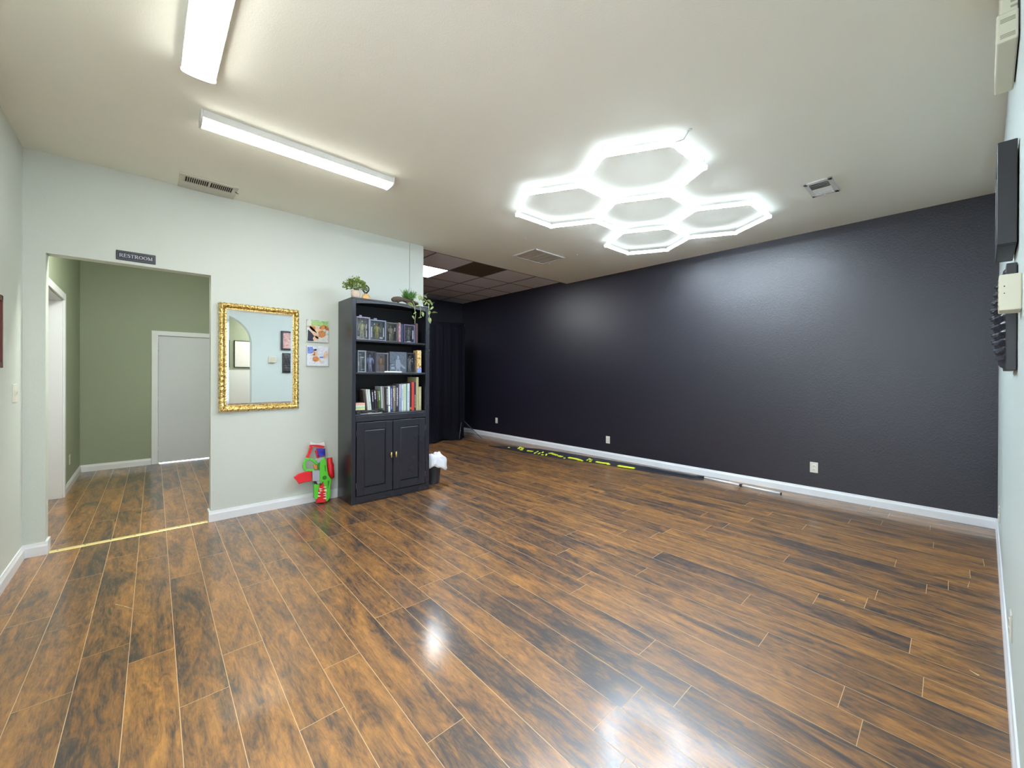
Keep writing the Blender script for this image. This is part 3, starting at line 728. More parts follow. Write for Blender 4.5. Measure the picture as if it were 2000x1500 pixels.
# ------------------------------------------------------------------ canvas pictures
def canvas(z0, z1, label, draw, base):
    t = thing('canvas_print', label, 'picture', (1.370, YB, (z0 + z1) / 2), 'two small square canvases beside the bookcase')
    b = MB(); b.box(1.262, 1.482, YB - 0.022, YB, z0, z1); b.build('canvas', base, t, bevel=0.002)
    for i, (m, polys) in enumerate(draw):
        b = MB()
        for p in polys: b.prism([(1.262 + x * 0.22, z0 + y * (z1 - z0)) for x, y in p], 'y', YB - 0.0222 - 0.0002 * (i + 1), YB - 0.0218)
        b.build('painted_shape', m, t)
def bl(cx, cy, rx, ry, rot=0, n=18):
    r = math.radians(rot)
    return [(cx + rx * math.cos(2 * PI * i / n) * math.cos(r) - ry * math.sin(2 * PI * i / n) * math.sin(r), cy + rx * math.cos(2 * PI * i / n) * math.sin(r) + ry * math.sin(2 * PI * i / n) * math.cos(r)) for i in range(n)]
SK1 = paint_mat('warm_skin_paint', [(0.75, 0.42, 0.24), (0.80, 0.62, 0.48), (0.62, 0.22, 0.05)], 14, 2)
SK2 = paint_mat('deep_skin_paint', [(0.45, 0.12, 0.03), (0.70, 0.30, 0.10), (0.35, 0.09, 0.02)], 14, 4)
DK = mat('dark_paint', (0.02, 0.02, 0.05), 0.5, var=0.3, vscale=20)
canvas(1.750, 1.990, 'upper small canvas painted with a reclining figure in green and orange tones',
       [(paint_mat('green_paint', [(0.1, 0.45, 0.25), (0.5, 0.65, 0.15), (0.2, 0.55, 0.5)], 18, 5), [[(0.2, 0.74), (0.98, 0.72), (0.98, 0.97), (0.2, 0.97)]]),
        (DK, [[(0.03, 0.03), (0.30, 0.03), (0.34, 0.30), (0.05, 0.55)], [(0.45, 0.28), (0.85, 0.30), (0.85, 0.48), (0.55, 0.24)]]),
        (SK1, [bl(0.33, 0.42, 0.36, 0.10, -52), bl(0.46, 0.56, 0.36, 0.14, -20), bl(0.40, 0.16, 0.13, 0.11, 20)]),
        (SK2, [bl(0.68, 0.38, 0.16, 0.17), bl(0.72, 0.68, 0.16, 0.10, 20), bl(0.92, 0.66, 0.08, 0.12, 40)])],
       paint_mat('canvas_paint_one', [(0.55, 0.62, 0.62), (0.75, 0.72, 0.68), (0.30, 0.40, 0.38)], 16, 1))
canvas(1.487, 1.707, 'lower small canvas painted with a seated figure seen from behind in blue and white tones',
       [(paint_mat('blue_paint', [(0.06, 0.12, 0.55), (0.25, 0.35, 0.75), (0.1, 0.2, 0.6)], 18, 7), [[(0.03, 0.60), (0.25, 0.62), (0.33, 0.72), (0.26, 0.95), (0.03, 0.92)], [(0.58, 0.40), (0.76, 0.40), (0.76, 0.48), (0.58, 0.47)]]),
        (SK1, [bl(0.40, 0.58, 0.09, 0.22, 5), bl(0.58, 0.30, 0.22, 0.05, -55), bl(0.27, 0.56, 0.10, 0.04, 20), bl(0.86, 0.56, 0.09, 0.22, -15)]),
        (SK2, [bl(0.40, 0.34, 0.15, 0.13)]), (DK, [bl(0.38, 0.80, 0.08, 0.05, 10)])],
       paint_mat('canvas_paint_two', [(0.60, 0.66, 0.80), (0.80, 0.83, 0.88), (0.55, 0.60, 0.72)], 16, 3))

# ------------------------------------------------------------------ bookcase
BX0, BX1, BY0, BY1, BZ = 1.588, 2.515, 4.357, 4.772, 2.222
bc = thing('bookcase', 'tall black wooden bookcase with two panelled doors below open shelves', 'bookcase', ((BX0 + BX1) / 2, (BY0 + BY1) / 2, 0))
for x in ((BX0, BX0 + 0.022), (BX1 - 0.022, BX1)):
    b = MB(); b.box(x[0], x[1], BY0 + 0.02, BY1, 0.0, BZ - 0.012); b.build('side_panel', BOOKC, bc, bevel=0.002)
b = MB(); b.box(BX0 + 0.022, BX1 - 0.022, BY1 - 0.012, BY1, 0.02, BZ - 0.02); b.build('back_panel', BOOKI, bc)
b = MB(); b.box(BX0, BX1, BY0 + 0.005, BY1, BZ - 0.018, BZ); b.build('top', BOOKC, bc, bevel=0.004)
ix0, ix1 = 1.632, 2.462
pts = [(BX0, 0), (ix0, 0), (ix0, 2.160)]
# face frame
b = MB(); b.box(BX0, ix0, BY0, BY0 + 0.022, 0.0, BZ - 0.018); b.box(ix1, BX1, BY0, BY0 + 0.022, 0.0, BZ - 0.018)
arch = [(ix0, BZ - 0.018), (ix0, 2.158)] + [(ix0 + (ix1 - ix0) * i / 24, 2.158 + 0.028 * math.sin(PI * i / 24)) for i in range(1, 24)] + [(ix1, 2.158), (ix1, BZ - 0.018)]
b.prism(arch, 'y', BY0, BY0 + 0.022)
b.build('face_frame', BOOKC, bc, bevel=0.0025)
b = MB(); b.box(ix0, ix1, BY0, BY0 + 0.022, 0.885, 0.945); b.build('rail', BOOKC, bc, bevel=0.002)
SH = [(1.752, 1.775), (1.397, 1.420)]
for z0, z1 in SH:
    b = MB(); b.box(BX0 + 0.022, BX1 - 0.022, BY0 + 0.012, BY1 - 0.012, z0, z1); b.build('shelf', BOOKC, bc, bevel=0.003)
b = MB(); b.box(BX0 + 0.022, BX1 - 0.022, BY0 + 0.004, BY1 - 0.012, 0.945, 0.966); b.build('shelf', BOOKC, bc, bevel=0.003)
b = MB(); b.box(ix0, ix1, BY0, BY0 + 0.022, 0.006, 0.078); b.box(BX0 + 0.022, BX1 - 0.022, BY0 + 0.03, BY1 - 0.012, 0.06, 0.078); b.build('base', BOOKC, bc, bevel=0.002)
for k, (x0, x1) in enumerate(((1.640, 2.043), (2.051, 2.454))):
    y = BY0 - 0.008; z0, z1 = 0.086, 0.876
    b = MB(); fr = 0.078
    b.box(x0, x0 + fr, y, y + 0.018, z0, z1); b.box(x1 - fr, x1, y, y + 0.018, z0, z1); b.box(x0 + fr, x1 - fr, y, y + 0.018, z0, z0 + fr); b.box(x0 + fr, x1 - fr, y, y + 0.018, z1 - fr, z1)
    b.box(x0 + fr - 0.01, x1 - fr + 0.01, y + 0.010, y + 0.016, z0 + fr - 0.01, z1 - fr + 0.01)
    dr = b.build('door', BOOKC, bc, bevel=0.003)
    b = MB(); a0, a1, c0_, c1_ = x0 + fr + 0.006, x1 - fr - 0.006, z0 + fr + 0.006, z1 - fr - 0.006; q = 0.012
    b.hexa([(a0, y + 0.010, c0_), (a1, y + 0.010, c0_), (a1, y + 0.010, c1_), (a0, y + 0.010, c1_), (a0 + q, y + 0.001, c0_ + q), (a1 - q, y + 0.001, c0_ + q), (a1 - q, y + 0.001, c1_ - q), (a0 + q, y + 0.001, c1_ - q)])
    b.build('raised_panel', BOOKC, dr)
    hx = x1 - 0.022 if k == 0 else x0 + 0.026
    b = MB(); b.tube([(hx, y - 0.020, 0.457), (hx, y - 0.020, 0.518)], 0.0068, 10)
    b.tube([(hx, y, 0.488), (hx, y - 0.020, 0.488)], 0.0045, 8); b.build('handle', BRASS, dr)
    for z in (0.20, 0.76):
        b = MB(); xx = x0 - 0.004 if k == 0 else x1 + 0.004; b.tube([(xx, y + 0.002, z - 0.03), (xx, y + 0.002, z + 0.03)], 0.004, 8); b.build('hinge', BLACKP, dr)

# ---- action figure boxes
def figure(b, cx, y, z0, h):
    s = h
    for k in (-1, 1):
        b.tube([(cx + k * 0.06 * s, y - 0.01, z0), (cx + k * 0.055 * s, y, z0 + 0.26 * s), (cx + k * 0.05 * s, y, z0 + 0.48 * s)], [0.035 * s, 0.045 * s, 0.062 * s], 8)
        b.box(cx + k * 0.06 * s - 0.03 * s, cx + k * 0.06 * s + 0.03 * s, y - 0.08 * s, y + 0.03 * s, z0, z0 + 0.03 * s)
        b.tube([(cx + k * 0.13 * s, y, z0 + 0.80 * s), (cx + k * 0.19 * s, y - 0.01, z0 + 0.62 * s), (cx + k * 0.20 * s, y - 0.03 * s, z0 + 0.44 * s)], [0.045 * s, 0.036 * s, 0.028 * s], 8)
    b.tube([(cx, y, z0 + 0.45 * s), (cx, y, z0 + 0.58 * s), (cx, y, z0 + 0.74 * s), (cx, y, z0 + 0.84 * s)], [0.10 * s, 0.09 * s, 0.135 * s, 0.06 * s], 12)
    b.tube([(cx, y, z0 + 0.82 * s), (cx, y, z0 + 0.88 * s)], 0.035 * s, 8)
    b.ball((cx, y - 0.005, z0 + 0.93 * s), (0.055 * s, 0.06 * s, 0.07 * s), 10, 7)
def figure_box(x0, x1, z0, z1, y, dep, frame_c, back_cols, fig_c, label, group, hook=False, acc=None):
    t = thing('figure_box', label, 'toy box', ((x0 + x1) / 2, y + dep / 2, z0), group)
    fm = mat('card_%.2f_%.2f_%.2f' % frame_c, frame_c, 0.45, var=0.1, vscale=20)
    b = MB(); e = 0.006
    b.box(x0, x0 + e, y, y + dep, z0, z1); b.box(x1 - e, x1, y, y + dep, z0, z1); b.box(x0 + e, x1 - e, y, y + dep, z0, z0 + e * 1.6); b.box(x0 + e, x1 - e, y, y + dep, z1 - e * 2, z1)
    b.box(x1 - e * 2.4, x1 - e, y, y + 0.003, z0 + e, z1 - e)
    if hook: b.box(x0 + (x1 - x0) * .42, x0 + (x1 - x0) * .62, y + dep - 0.003, y + dep, z1, z1 + 0.03)
    b.build('card_box', fm, t)
    b = MB(); b.box(x0 + e, x1 - e, y + dep - 0.004, y + dep, z0 + e * 1.6, z1 - e * 2)
    b.build('backing_card', paint_mat('backing_' + label[:18].replace(' ', '_'), back_cols, 28, x0 * 7), t)
    b = MB(); hh = (z1 - z0) * 0.80; figure(b, (x0 + x1) / 2, y + dep * 0.5, z0 + 0.012, hh)
    b.build('figure', mat('fig_%.2f_%.2f_%.2f' % fig_c, fig_c, 0.45, var=0.45, vscale=45), t)
    if acc:
        b = MB()
        for (ax, az, aw, ah) in acc: b.box(x0 + (x1 - x0) * ax, x0 + (x1 - x0) * (ax + aw), y + 0.012, y + 0.022, z0 + (z1 - z0) * az, z0 + (z1 - z0) * (az + ah))
        b.build('accessories', PALEP, t, bevel=0.002)
    b = MB(); b.box(x0 + e, x1 - e * 2.4, y + 0.0005, y + 0.0012, z0 + e, z1 - e * 2); b.build('clear_window', CLEAR, t)
    return t
FY = BY0 + 0.03
S1, S2 = 1.776, 1.421
g1, g2 = 'boxed action figures on the top shelf', 'boxed action figures on the second shelf'
figure_box(1.648, 1.795, S1, 2.024, FY, 0.09, (0.25, 0.25, 0.34), [(0.22, 0.24, 0.20), (0.42, 0.38, 0.38), (0.12, 0.13, 0.12)], (0.62, 0.60, 0.36), 'boxed pale olive action figure at the left end of the top shelf', g1, True, [(0.74, 0.12, 0.07, 0.30), (0.74, 0.5, 0.07, 0.2), (0.1, 0.08, 0.2, 0.05)])
figure_box(1.799, 1.980, S1, 2.006, FY + 0.004, 0.09, (0.16, 0.19, 0.27), [(0.10, 0.13, 0.14), (0.20, 0.24, 0.24), (0.05, 0.07, 0.08)], (0.48, 0.42, 0.14), 'boxed stocky olive-yellow action figure, second from the left on the top shelf', g1, True, [(0.08, 0.15, 0.07, 0.5), (0.84, 0.2, 0.06, 0.45), (0.62, 0.1, 0.2, 0.08), (0.25, 0.75, 0.07, 0.08)])
figure_box(1.992, 2.128, S1, 1.995, FY + 0.02, 0.09, (0.09, 0.085, 0.09), [(0.08, 0.08, 0.08), (0.20, 0.17, 0.13), (0.05, 0.06, 0.08)], (0.30, 0.24, 0.15), 'dim boxed brown action figure in the middle of the top shelf', g1, False, [(0.75, 0.55, 0.07, 0.2)])
figure_box(2.206, 2.346, S1, 1.990, FY + 0.02, 0.09, (0.10, 0.09, 0.20), [(0.05, 0.05, 0.13), (0.14, 0.13, 0.16), (0.03, 0.03, 0.08)], (0.20, 0.19, 0.20), 'boxed dark figure with a violet edge under the trailing leaves', g1, False, [(0.80, 0.2, 0.12, 0.5), (0.3, 0.05, 0.4, 0.03)])
# narrow printed box spines
def slab(name, x0, x1, y0, y1, z0, z1, m, label, cat, group, extra=None, bevel=0.0015):
    t = thing(name, label, cat, ((x0 + x1) / 2, (y0 + y1) / 2, z0), group)
    b = MB(); b.box(x0, x1, y0, y1, z0, z1); b.build('cover', m, t, bevel=bevel)
    if extra:
        for nm, mm, bx in extra:
            b = MB(); b.box(*bx); b.build(nm, mm, t)
    return t
SPN = paint_mat('multicolour_spine', [(0.03, 0.05, 0.12), (0.55, 0.30, 0.12), (0.10, 0.14, 0.25), (0.45, 0.06, 0.05), (0.7, 0.7, 0.75)], 30, 9)
GLD = paint_mat('golden_comic_spine', [(0.12, 0.05, 0.03), (0.65, 0.40, 0.10), (0.80, 0.65, 0.35), (0.30, 0.08, 0.04)], 34, 12)
slab('figure_box', 2.132, 2.160, FY + 0.01, FY + 0.13, S1, 2.000, SPN, 'narrow multicoloured box spine between the figure boxes of the top shelf', 'toy box', g1)
slab('figure_box', 2.168, 2.198, FY + 0.03, FY + 0.14, S1, 1.988, mat('dark_blue_card', (0.02, 0.03, 0.09), 0.5, var=0.3, vscale=30), 'narrow dark blue box left of the violet-edged figure box', 'toy box', g1)
slab('figure_box', 2.352, 2.384, FY + 0.02, FY + 0.13, S1, 2.012, mat('dark_red_card', (0.07, 0.03, 0.03), 0.5, var=0.5, vscale=30), 'narrow dark reddish box at the right end of the top shelf', 'toy box', g1)
figure_box(1.664, 1.752, S2, 1.657, FY, 0.09, (0.22, 0.26, 0.30), [(0.18, 0.22, 0.23), (0.34, 0.38, 0.40), (0.10, 0.13, 0.15)], (0.30, 0.34, 0.36), 'boxed grey figure at the left end of the second shelf', g2, False, [(0.35, 0.66, 0.45, 0.05), (0.12, 0.3, 0.08, 0.2), (0.4, 0.12, 0.4, 0.03)])
figure_box(1.757, 1.866, S2, 1.655, FY + 0.004, 0.08, (0.03, 0.025, 0.05), [(0.02, 0.02, 0.04), (0.05, 0.06, 0.12), (0.02, 0.02, 0.03)], (0.38, 0.40, 0.62), 'boxed slim lilac-blue figure, second on the second shelf', g2)
figure_box(1.872, 2.010, S2, 1.642, FY + 0.008, 0.09, (0.14, 0.13, 0.16), [(0.28, 0.32, 0.34), (0.42, 0.45, 0.48), (0.24, 0.26, 0.30)], (0.45, 0.22, 0.12), 'boxed figure with a tan body on a grey card, middle of the second shelf', g2)
t = thing('figure_box', 'dark blue-grey printed box with a standing figure drawn on it', 'toy box', (2.130, FY + 0.05, S2), g2)
b = MB(); b.box(2.028, 2.238, FY + 0.015, FY + 0.09, S2, 1.660); b.build('card_box', paint_mat('blue_grey_art', [(0.05, 0.055, 0.065), (0.09, 0.12, 0.16), (0.06, 0.07, 0.08)], 16, 3), t, bevel=0.002)
b = MB(); yy = FY + 0.0145
for p in ([(2.13, 1.62), (2.145, 1.60), (2.14, 1.575), (2.12, 1.575), (2.115, 1.60)], [(2.105, 1.57), (2.155, 1.57), (2.165, 1.51), (2.15, 1.46), (2.11, 1.46), (2.10, 1.51)], [(2.16, 1.53), (2.225, 1.475), (2.21, 1.46), (2.155, 1.50)], [(2.11, 1.46), (2.125, 1.46), (2.12, 1.432), (2.10, 1.432)], [(2.135, 1.46), (2.152, 1.46), (2.165, 1.432), (2.145, 1.432)]):
    b.prism(p, 'y', yy, yy + 0.001)
b.build('printed_figure', mat('pale_blue_print', (0.20, 0.23, 0.30), 0.5, var=0.4, vscale=60), t)
b = MB(); b.box(2.045, 2.085, yy, yy + 0.001, 1.475, 1.482); b.box(2.045, 2.090, yy, yy + 0.001, 1.460, 1.467); b.box(2.045, 2.080, yy, yy + 0.001, 1.505, 1.510); b.build('print_lines', mat('pale_print', (0.35, 0.42, 0.55), 0.5), t)
figure_box(2.250, 2.352, S2, 1.655, FY + 0.03, 0.09, (0.02, 0.02, 0.03), [(0.02, 0.02, 0.03), (0.10, 0.08, 0.10), (0.01, 0.01, 0.02)], (0.25, 0.22, 0.22), 'dark boxed figure right of the blue-grey printed box', g2, False, [(0.7, 0.55, 0.1, 0.06), (0.72, 0.68, 0.08, 0.06)])
t = slab('figure_box', 2.366, 2.420, FY, FY + 0.10, S2, 1.690, GLD, 'golden printed box with a blue foot at the right end of the second shelf', 'toy box', g2,
         [('blue_band', paint_mat('blue_band', [(0.05, 0.08, 0.4), (0.4, 0.5, 0.85), (0.03, 0.05, 0.3)], 40, 2), (2.3655, 2.4205, FY - 0.001, FY + 0.001, S2, S2 + 0.055))])
b = MB(); b.hexa([(1.955, FY - 0.012, S2 + 0.001), (2.165, FY - 0.012, S2 + 0.001), (2.150, FY + 0.008, S2 + 0.001), (1.99, FY + 0.008, S2 + 0.001), (1.955, FY - 0.012, S2 + 0.013), (2.165, FY - 0.012, S2 + 0.011), (2.150, FY + 0.008, S2 + 0.012), (1.99, FY + 0.008, S2 + 0.016)])
tag(b.build('paper_booklet', mat('white_paper', (0.88, 0.89, 0.90), 0.6, var=0.01)), 'thin white booklet lying at the front of the second shelf', 'booklet')

# ---- books on the lower shelf
Z3 = 0.967
def book(x0, x1, top, col, txt=None, lean=0.0, label='', band=None, dep=0.16, dy=0.0, group='upright books on the lower open shelf'):
    h_ = top - Z3; wd = x1 - x0
    t = thing('book', label, 'book', (x0, BY0 + 0.062 + dy, Z3), group, rot=(0, lean, 0))
    cm = mat('cover_%.3f_%.3f_%.3f' % col, col, 0.5, var=0.12, vscale=25)
    b = MB(); b.box(0, 0.0022, 0, dep, 0, h_); b.box(wd - 0.0022, wd, 0, dep, 0, h_)
    b.box(0.0022, wd - 0.0022, 0, 0.003, 0, h_)
    b.build('cover', cm, t, False, bevel=0.001)
    b = MB(); b.box(0.0022, wd - 0.0022, 0.003, dep - 0.004, 0.003, h_ - 0.004); b.build('pages', mat('book_pages', (0.62, 0.58, 0.48), 0.8), t, False)
    if txt:
        b = MB(); rr = random.Random(int(x0 * 1000)); z = h_ * txt[1]
        while z < h_ * txt[2]:
            l = rr.uniform(0.006, 0.016); b.box(wd * 0.30, wd * rr.uniform(0.62, 0.75), -0.0006, 0.0004, z, min(z + l, h_ - 0.01)); z += l + rr.uniform(0.003, 0.006)
        b.build('spine_lettering', mat('ink_%.2f_%.2f_%.2f' % txt[0], txt[0], 0.5), t, False)
    if band:
        b = MB()
        for c_, a0, a1 in band: b.box(-0.0004, wd + 0.0004, -0.0008, 0.002, h_ * a0, h_ * a1)
        b.build('spine_band', mat('band_%.2f_%.2f_%.2f' % band[0][0], band[0][0], 0.5), t, False)
    return t
K, W_, CR = (0.012, 0.012, 0.018), (0.75, 0.75, 0.78), (0.62, 0.58, 0.45)
book(1.768, 1.784, 1.225, (0.05, 0.04, 0.035), None, -0.13, 'dark brown leaning book at the left end of the book row', dep=0.15, dy=0.02)
book(1.790, 1.808, 1.232, (0.62, 0.62, 0.58), None, -0.10, 'off-white leaning book, leftmost pale book of the row')
book(1.811, 1.832, 1.230, (0.60, 0.70, 0.68), (0.3, 0.4, 0.4) and ((0.35, 0.42, 0.42), 0.1, 0.5), -0.10, 'pale grey-green leaning book beside the off-white one')
book(1.838, 1.862, 1.220, K, ((0.6, 0.58, 0.68), 0.5, 0.92), -0.06, 'black book with white lettering, first of the leaning black books', [((0.45, 0.45, 0.5), 0.03, 0.12)])
book(1.868, 1.890, 1.222, (0.015, 0.015, 0.03), ((0.75, 0.75, 0.8), 0.6, 0.93), -0.06, 'black book with short white title, second of the leaning black books', [((0.45, 0.45, 0.5), 0.03, 0.12)])
book(1.895, 1.908, 1.226, (0.05, 0.035, 0.02), ((0.4, 0.3, 0.2), 0.5, 0.9), -0.05, 'thin dark brown book left of the green one')
book(1.912, 1.934, 1.224, (0.06, 0.13, 0.03), ((0.55, 0.75, 0.45), 0.55, 0.93), -0.045, 'dark green book with pale lettering')
book(1.940, 1.962, 1.262, (0.38, 0.40, 0.42), None, -0.035, 'tall grey book right of the green one')
book(1.966, 1.978, 1.255, (0.24, 0.21, 0.20), None, -0.03, 'thin grey-brown book right of the tall grey one')
book(1.981, 1.998, 1.250, (0.03, 0.03, 0.022), None, -0.02, 'plain black-brown book left of the white-lettered one')
book(2.001, 2.020, 1.250, (0.06, 0.06, 0.08), ((0.7, 0.7, 0.8), 0.3, 0.9), -0.015, 'charcoal book with long white lettering')
book(2.024, 2.046, 1.260, (0.78, 0.82, 0.80), None, -0.015, 'bright white book with a black band near its foot', [((0.01, 0.01, 0.01), 0.24, 0.265)])
book(2.049, 2.072, 1.256, (0.02, 0.04, 0.18), ((0.5, 0.55, 0.8), 0.1, 0.9), -0.01, 'navy book with pale blue lettering')
book(2.076, 2.091, 1.270, (0.20, 0.17, 0.13), ((0.7, 0.66, 0.55), 0.55, 0.86), 0, 'brown book with cream label, left one of the pair')
book(2.093, 2.108, 1.268, (0.22, 0.19, 0.15), ((0.7, 0.66, 0.55), 0.42, 0.86), 0, 'brown book with longer cream label, right one of the pair')
book(2.112, 2.148, 1.282, (0.025, 0.025, 0.035), ((0.6, 0.6, 0.68), 0.2, 0.85), 0, 'thick black book with white lettering in the middle of the row')
book(2.151, 2.180, 1.286, (0.26, 0.28, 0.42), ((0.55, 0.45, 0.6), 0.5, 0.95), 0, 'lilac-blue book right of the thick black one')
book(2.184, 2.207, 1.280, (0.50, 0.60, 0.68), ((0.25, 0.35, 0.45), 0.4, 0.8), 0, 'pale blue book in the middle right of the row')
book(2.209, 2.240, 1.286, (0.55, 0.60, 0.46), ((0.4, 0.45, 0.3), 0.4, 0.9), 0, 'cream-green thick book next to the teal one')
book(2.242, 2.253, 1.288, (0.12, 0.24, 0.24), None, 0, 'thin teal book between the cream-green and pale ones')
book(2.256, 2.286, 1.292, (0.55, 0.62, 0.68), ((0.3, 0.35, 0.5), 0.3, 0.7), 0, 'pale blue-white book left of the dark ones beside the red book')
book(2.290, 2.310, 1.300, (0.03, 0.015, 0.01), None, 0, 'black-brown book left of the red book', [((0.5, 0.2, 0.05), 0.05, 0.12)])
book(2.313, 2.344, 1.306, (0.60, 0.05, 0.035), None, 0, 'bright red book near the right end of the row')
book(2.347, 2.366, 1.305, (0.02, 0.02, 0.06), ((0.65, 0.58, 0.40), 0.1, 0.55), 0, 'navy-black book with gold lettering right of the red book')
book(2.370, 2.402, 1.366, (0.42, 0.38, 0.20), None, 0, 'tallest tan book of the row', dep=0.22)
book(2.405, 2.440, 1.250, (0.46, 0.42, 0.24), ((0.6, 0.6, 0.35), 0.2, 0.9), 0, 'shorter tan book at the right end of the row')
# little stack at the left
zz_ = 1.008
for nm, c_, hh, lab in (('lowest', (0.70, 0.70, 0.30), 0.016, 'yellow thin book, lowest of the small pastel stack'), ('mid', (0.45, 0.60, 0.38), 0.020, 'pale green thin book, second from the bottom of the pastel stack'),
                        ('mid2', (0.60, 0.70, 0.52), 0.018, 'light mint thin book, third from the bottom of the pastel stack'), ('top', (0.75, 0.42, 0.36), 0.024, 'pink and peach thin book on top of the pastel stack')):
    t = thing('book', lab, 'book', (1.695, BY0 + 0.11, zz_), 'small pastel stack at the left of the lower shelf')
    b = MB(); b.box(1.642, 1.748, BY0 + 0.045, BY0 + 0.175, zz_, zz_ + hh - 0.001); b.build('cover', mat('pastel_%.2f' % c_[0], c_, 0.5, var=0.1, vscale=30), t, bevel=0.002)
    zz_ += hh
t = slab('book', 1.640, 1.752, BY0 + 0.040, BY0 + 0.19, Z3, 1.0075, mat('dark_case', (0.02, 0.02, 0.035), 0.5), 'dark book lying flat under the pastel stack', 'book', 'small pastel stack at the left of the lower shelf')
t = thing('camera_gimbal', 'black folding camera grip lying in front of the books', 'camera gear', (1.80, BY0 + 0.03, Z3))
b = MB(); b.tube([(1.700, BY0 + 0.026, Z3 + 0.020), (1.93, BY0 + 0.030, Z3 + 0.032)], 0.013, 12); b.build('grip', BLACKP, t)
b = MB(); b.tube([(1.93, BY0 + 0.030, Z3 + 0.034), (1.945, BY0 + 0.03, Z3 + 0.010), (1.99, BY0 + 0.03, Z3 + 0.012)], 0.009, 8); b.ball((1.935, BY0 + 0.03, Z3 + 0.032), 0.019); b.box(1.84, 1.90, BY0 + 0.016, BY0 + 0.04, Z3 + 0.034, Z3 + 0.052); b.build('head', BLACKP, t)
t = thing('camera_lens', 'short black camera lens standing at the left end of the lower shelf', 'camera gear', (1.662, BY0 + 0.018, Z3))
b = MB(); b.lathe([(0.021, -0.012), (0.022, -0.008), (0.022, 0.010), (0.019, 0.013)], (1.662, BY0 + 0.021, Z3 + 0.0225), 20, 'y'); b.build('barrel', BLACKP, t)
b = MB(); b.lathe([(0.014, -0.0135), (0.015, -0.0120)], (1.662, BY0 + 0.021, Z3 + 0.0225), 20, 'y'); b.build('front_glass', mat('lens_glass', (0.05, 0.05, 0.07), 0.05), t)
b = MB(); b.box(1.69, 1.92, BY0 + 0.006, BY0 + 0.06, Z3 + 0.0002, Z3 + 0.002)
tag(b.build('paper_sheet', MATS['white_paper']), 'white sheet of paper under the black camera grip', 'paper')

# ------------------------------------------------------------------ on top of the bookcase
def leaf_mesh(b, base, tip, wid, cup=0.15, side=None):
    base, tip = Vector(base), Vector(tip); ax = tip - base; L = ax.length
    if L < 1e-5: return
    ax.normalize(); sd = side or Vector((random.uniform(-1, 1), random.uniform(-1, 1), random.uniform(-1, 1)))
    sd = (sd - ax * sd.dot(ax)).normalized(); nn = ax.cross(sd)
    prof = [(0, 0.05), (0.12, 0.62), (0.32, 1.0), (0.55, 0.9), (0.78, 0.55), (1.0, 0.02)]
    rows = []
    for t_, w__ in prof:
        c = base + ax * L * t_ - nn * (0.12 * L * t_ * t_)
        rows.append([b.bm.verts.new(c - sd * wid * w__ / 2 + nn * wid * cup * w__), b.bm.verts.new(c), b.bm.verts.new(c + sd * wid * w__ / 2 + nn * wid * cup * w__)])
    for r0, r1 in zip(rows, rows[1:]):
        b._f([r0[0], r0[1], r1[1], r1[0]], True); b._f([r0[1], r0[2], r1[2], r1[1]], True)
def leaf_mat(name, c1, c2, sc=40):
    m = paint_mat(name, [c1, c2], sc, 1.0, 0.8); m.node_tree.nodes['Principled BSDF'].inputs['Roughness'].default_value = 0.45
    return m
LEAFA = leaf_mat('bush_leaf', (0.035, 0.085, 0.010), (0.36, 0.46, 0.12), 60)
LEAFB = leaf_mat('variegated_leaf', (0.14, 0.34, 0.06), (0.74, 0.82, 0.50), 38)
LEAFC = leaf_mat('fern_leaf', (0.03, 0.10, 0.02), (0.13, 0.30, 0.05), 50)
STEM = mat('pale_stem', (0.50, 0.52, 0.25), 0.6, var=0.2)
POTX, POTY = 1.650, BY0 + 0.085
t = thing('potted_plant', 'small bushy green plant in a pale pink pot on the bookcase', 'plant', (POTX + 0.01, POTY, BZ))
b = MB(); b.lathe([(0.040, 0.0), (0.047, 0.004), (0.050, 0.05), (0.049, 0.082), (0.044, 0.082), (0.043, 0.07)], (POTX + 0.01, POTY, BZ + 0.001), 28)
b.build('pot', mat('blush_ceramic', (0.62, 0.50, 0.42), 0.6, bump=0.3, bscale=80, var=0.12, vscale=30), t)
b = MB(); r = random.Random(3)
for i in range(760):
    th_, ph = r.uniform(0, 2 * PI), math.acos(r.uniform(-0.25, 1)); rad = r.uniform(0.35, 1.0) ** 0.5
    d_ = Vector((math.sin(ph) * math.cos(th_) * 0.118, math.sin(ph) * math.sin(th_) * 0.085, math.cos(ph) * 0.098)) * rad * (1 + 0.15 * math.sin(th_ * 3))
    c = Vector((POTX + 0.012, POTY, BZ + 0.125)) + d_
    q = d_.normalized() * 0.6 + Vector((r.uniform(-1, 1), r.uniform(-1, 1), r.uniform(-0.6, 1))) * 0.7
    leaf_mesh(b, c, c + q.normalized() * 0.021, 0.0135, 0.1)
b.build('foliage', LEAFA, t)
b = MB()
for i in range(14):
    a = r.uniform(0, 2 * PI); p0 = Vector((POTX + 0.01, POTY, BZ + 0.07)); p1 = p0 + Vector((math.cos(a) * 0.07, math.sin(a) * 0.05, r.uniform(0.05, 0.12)))
    b.tube([p0, (p0 + p1) / 2 + Vector((0, 0, 0.015)), p1], 0.0015, 5)
b.build('stems', mat('green_stem', (0.10, 0.16, 0.04), 0.6), t)

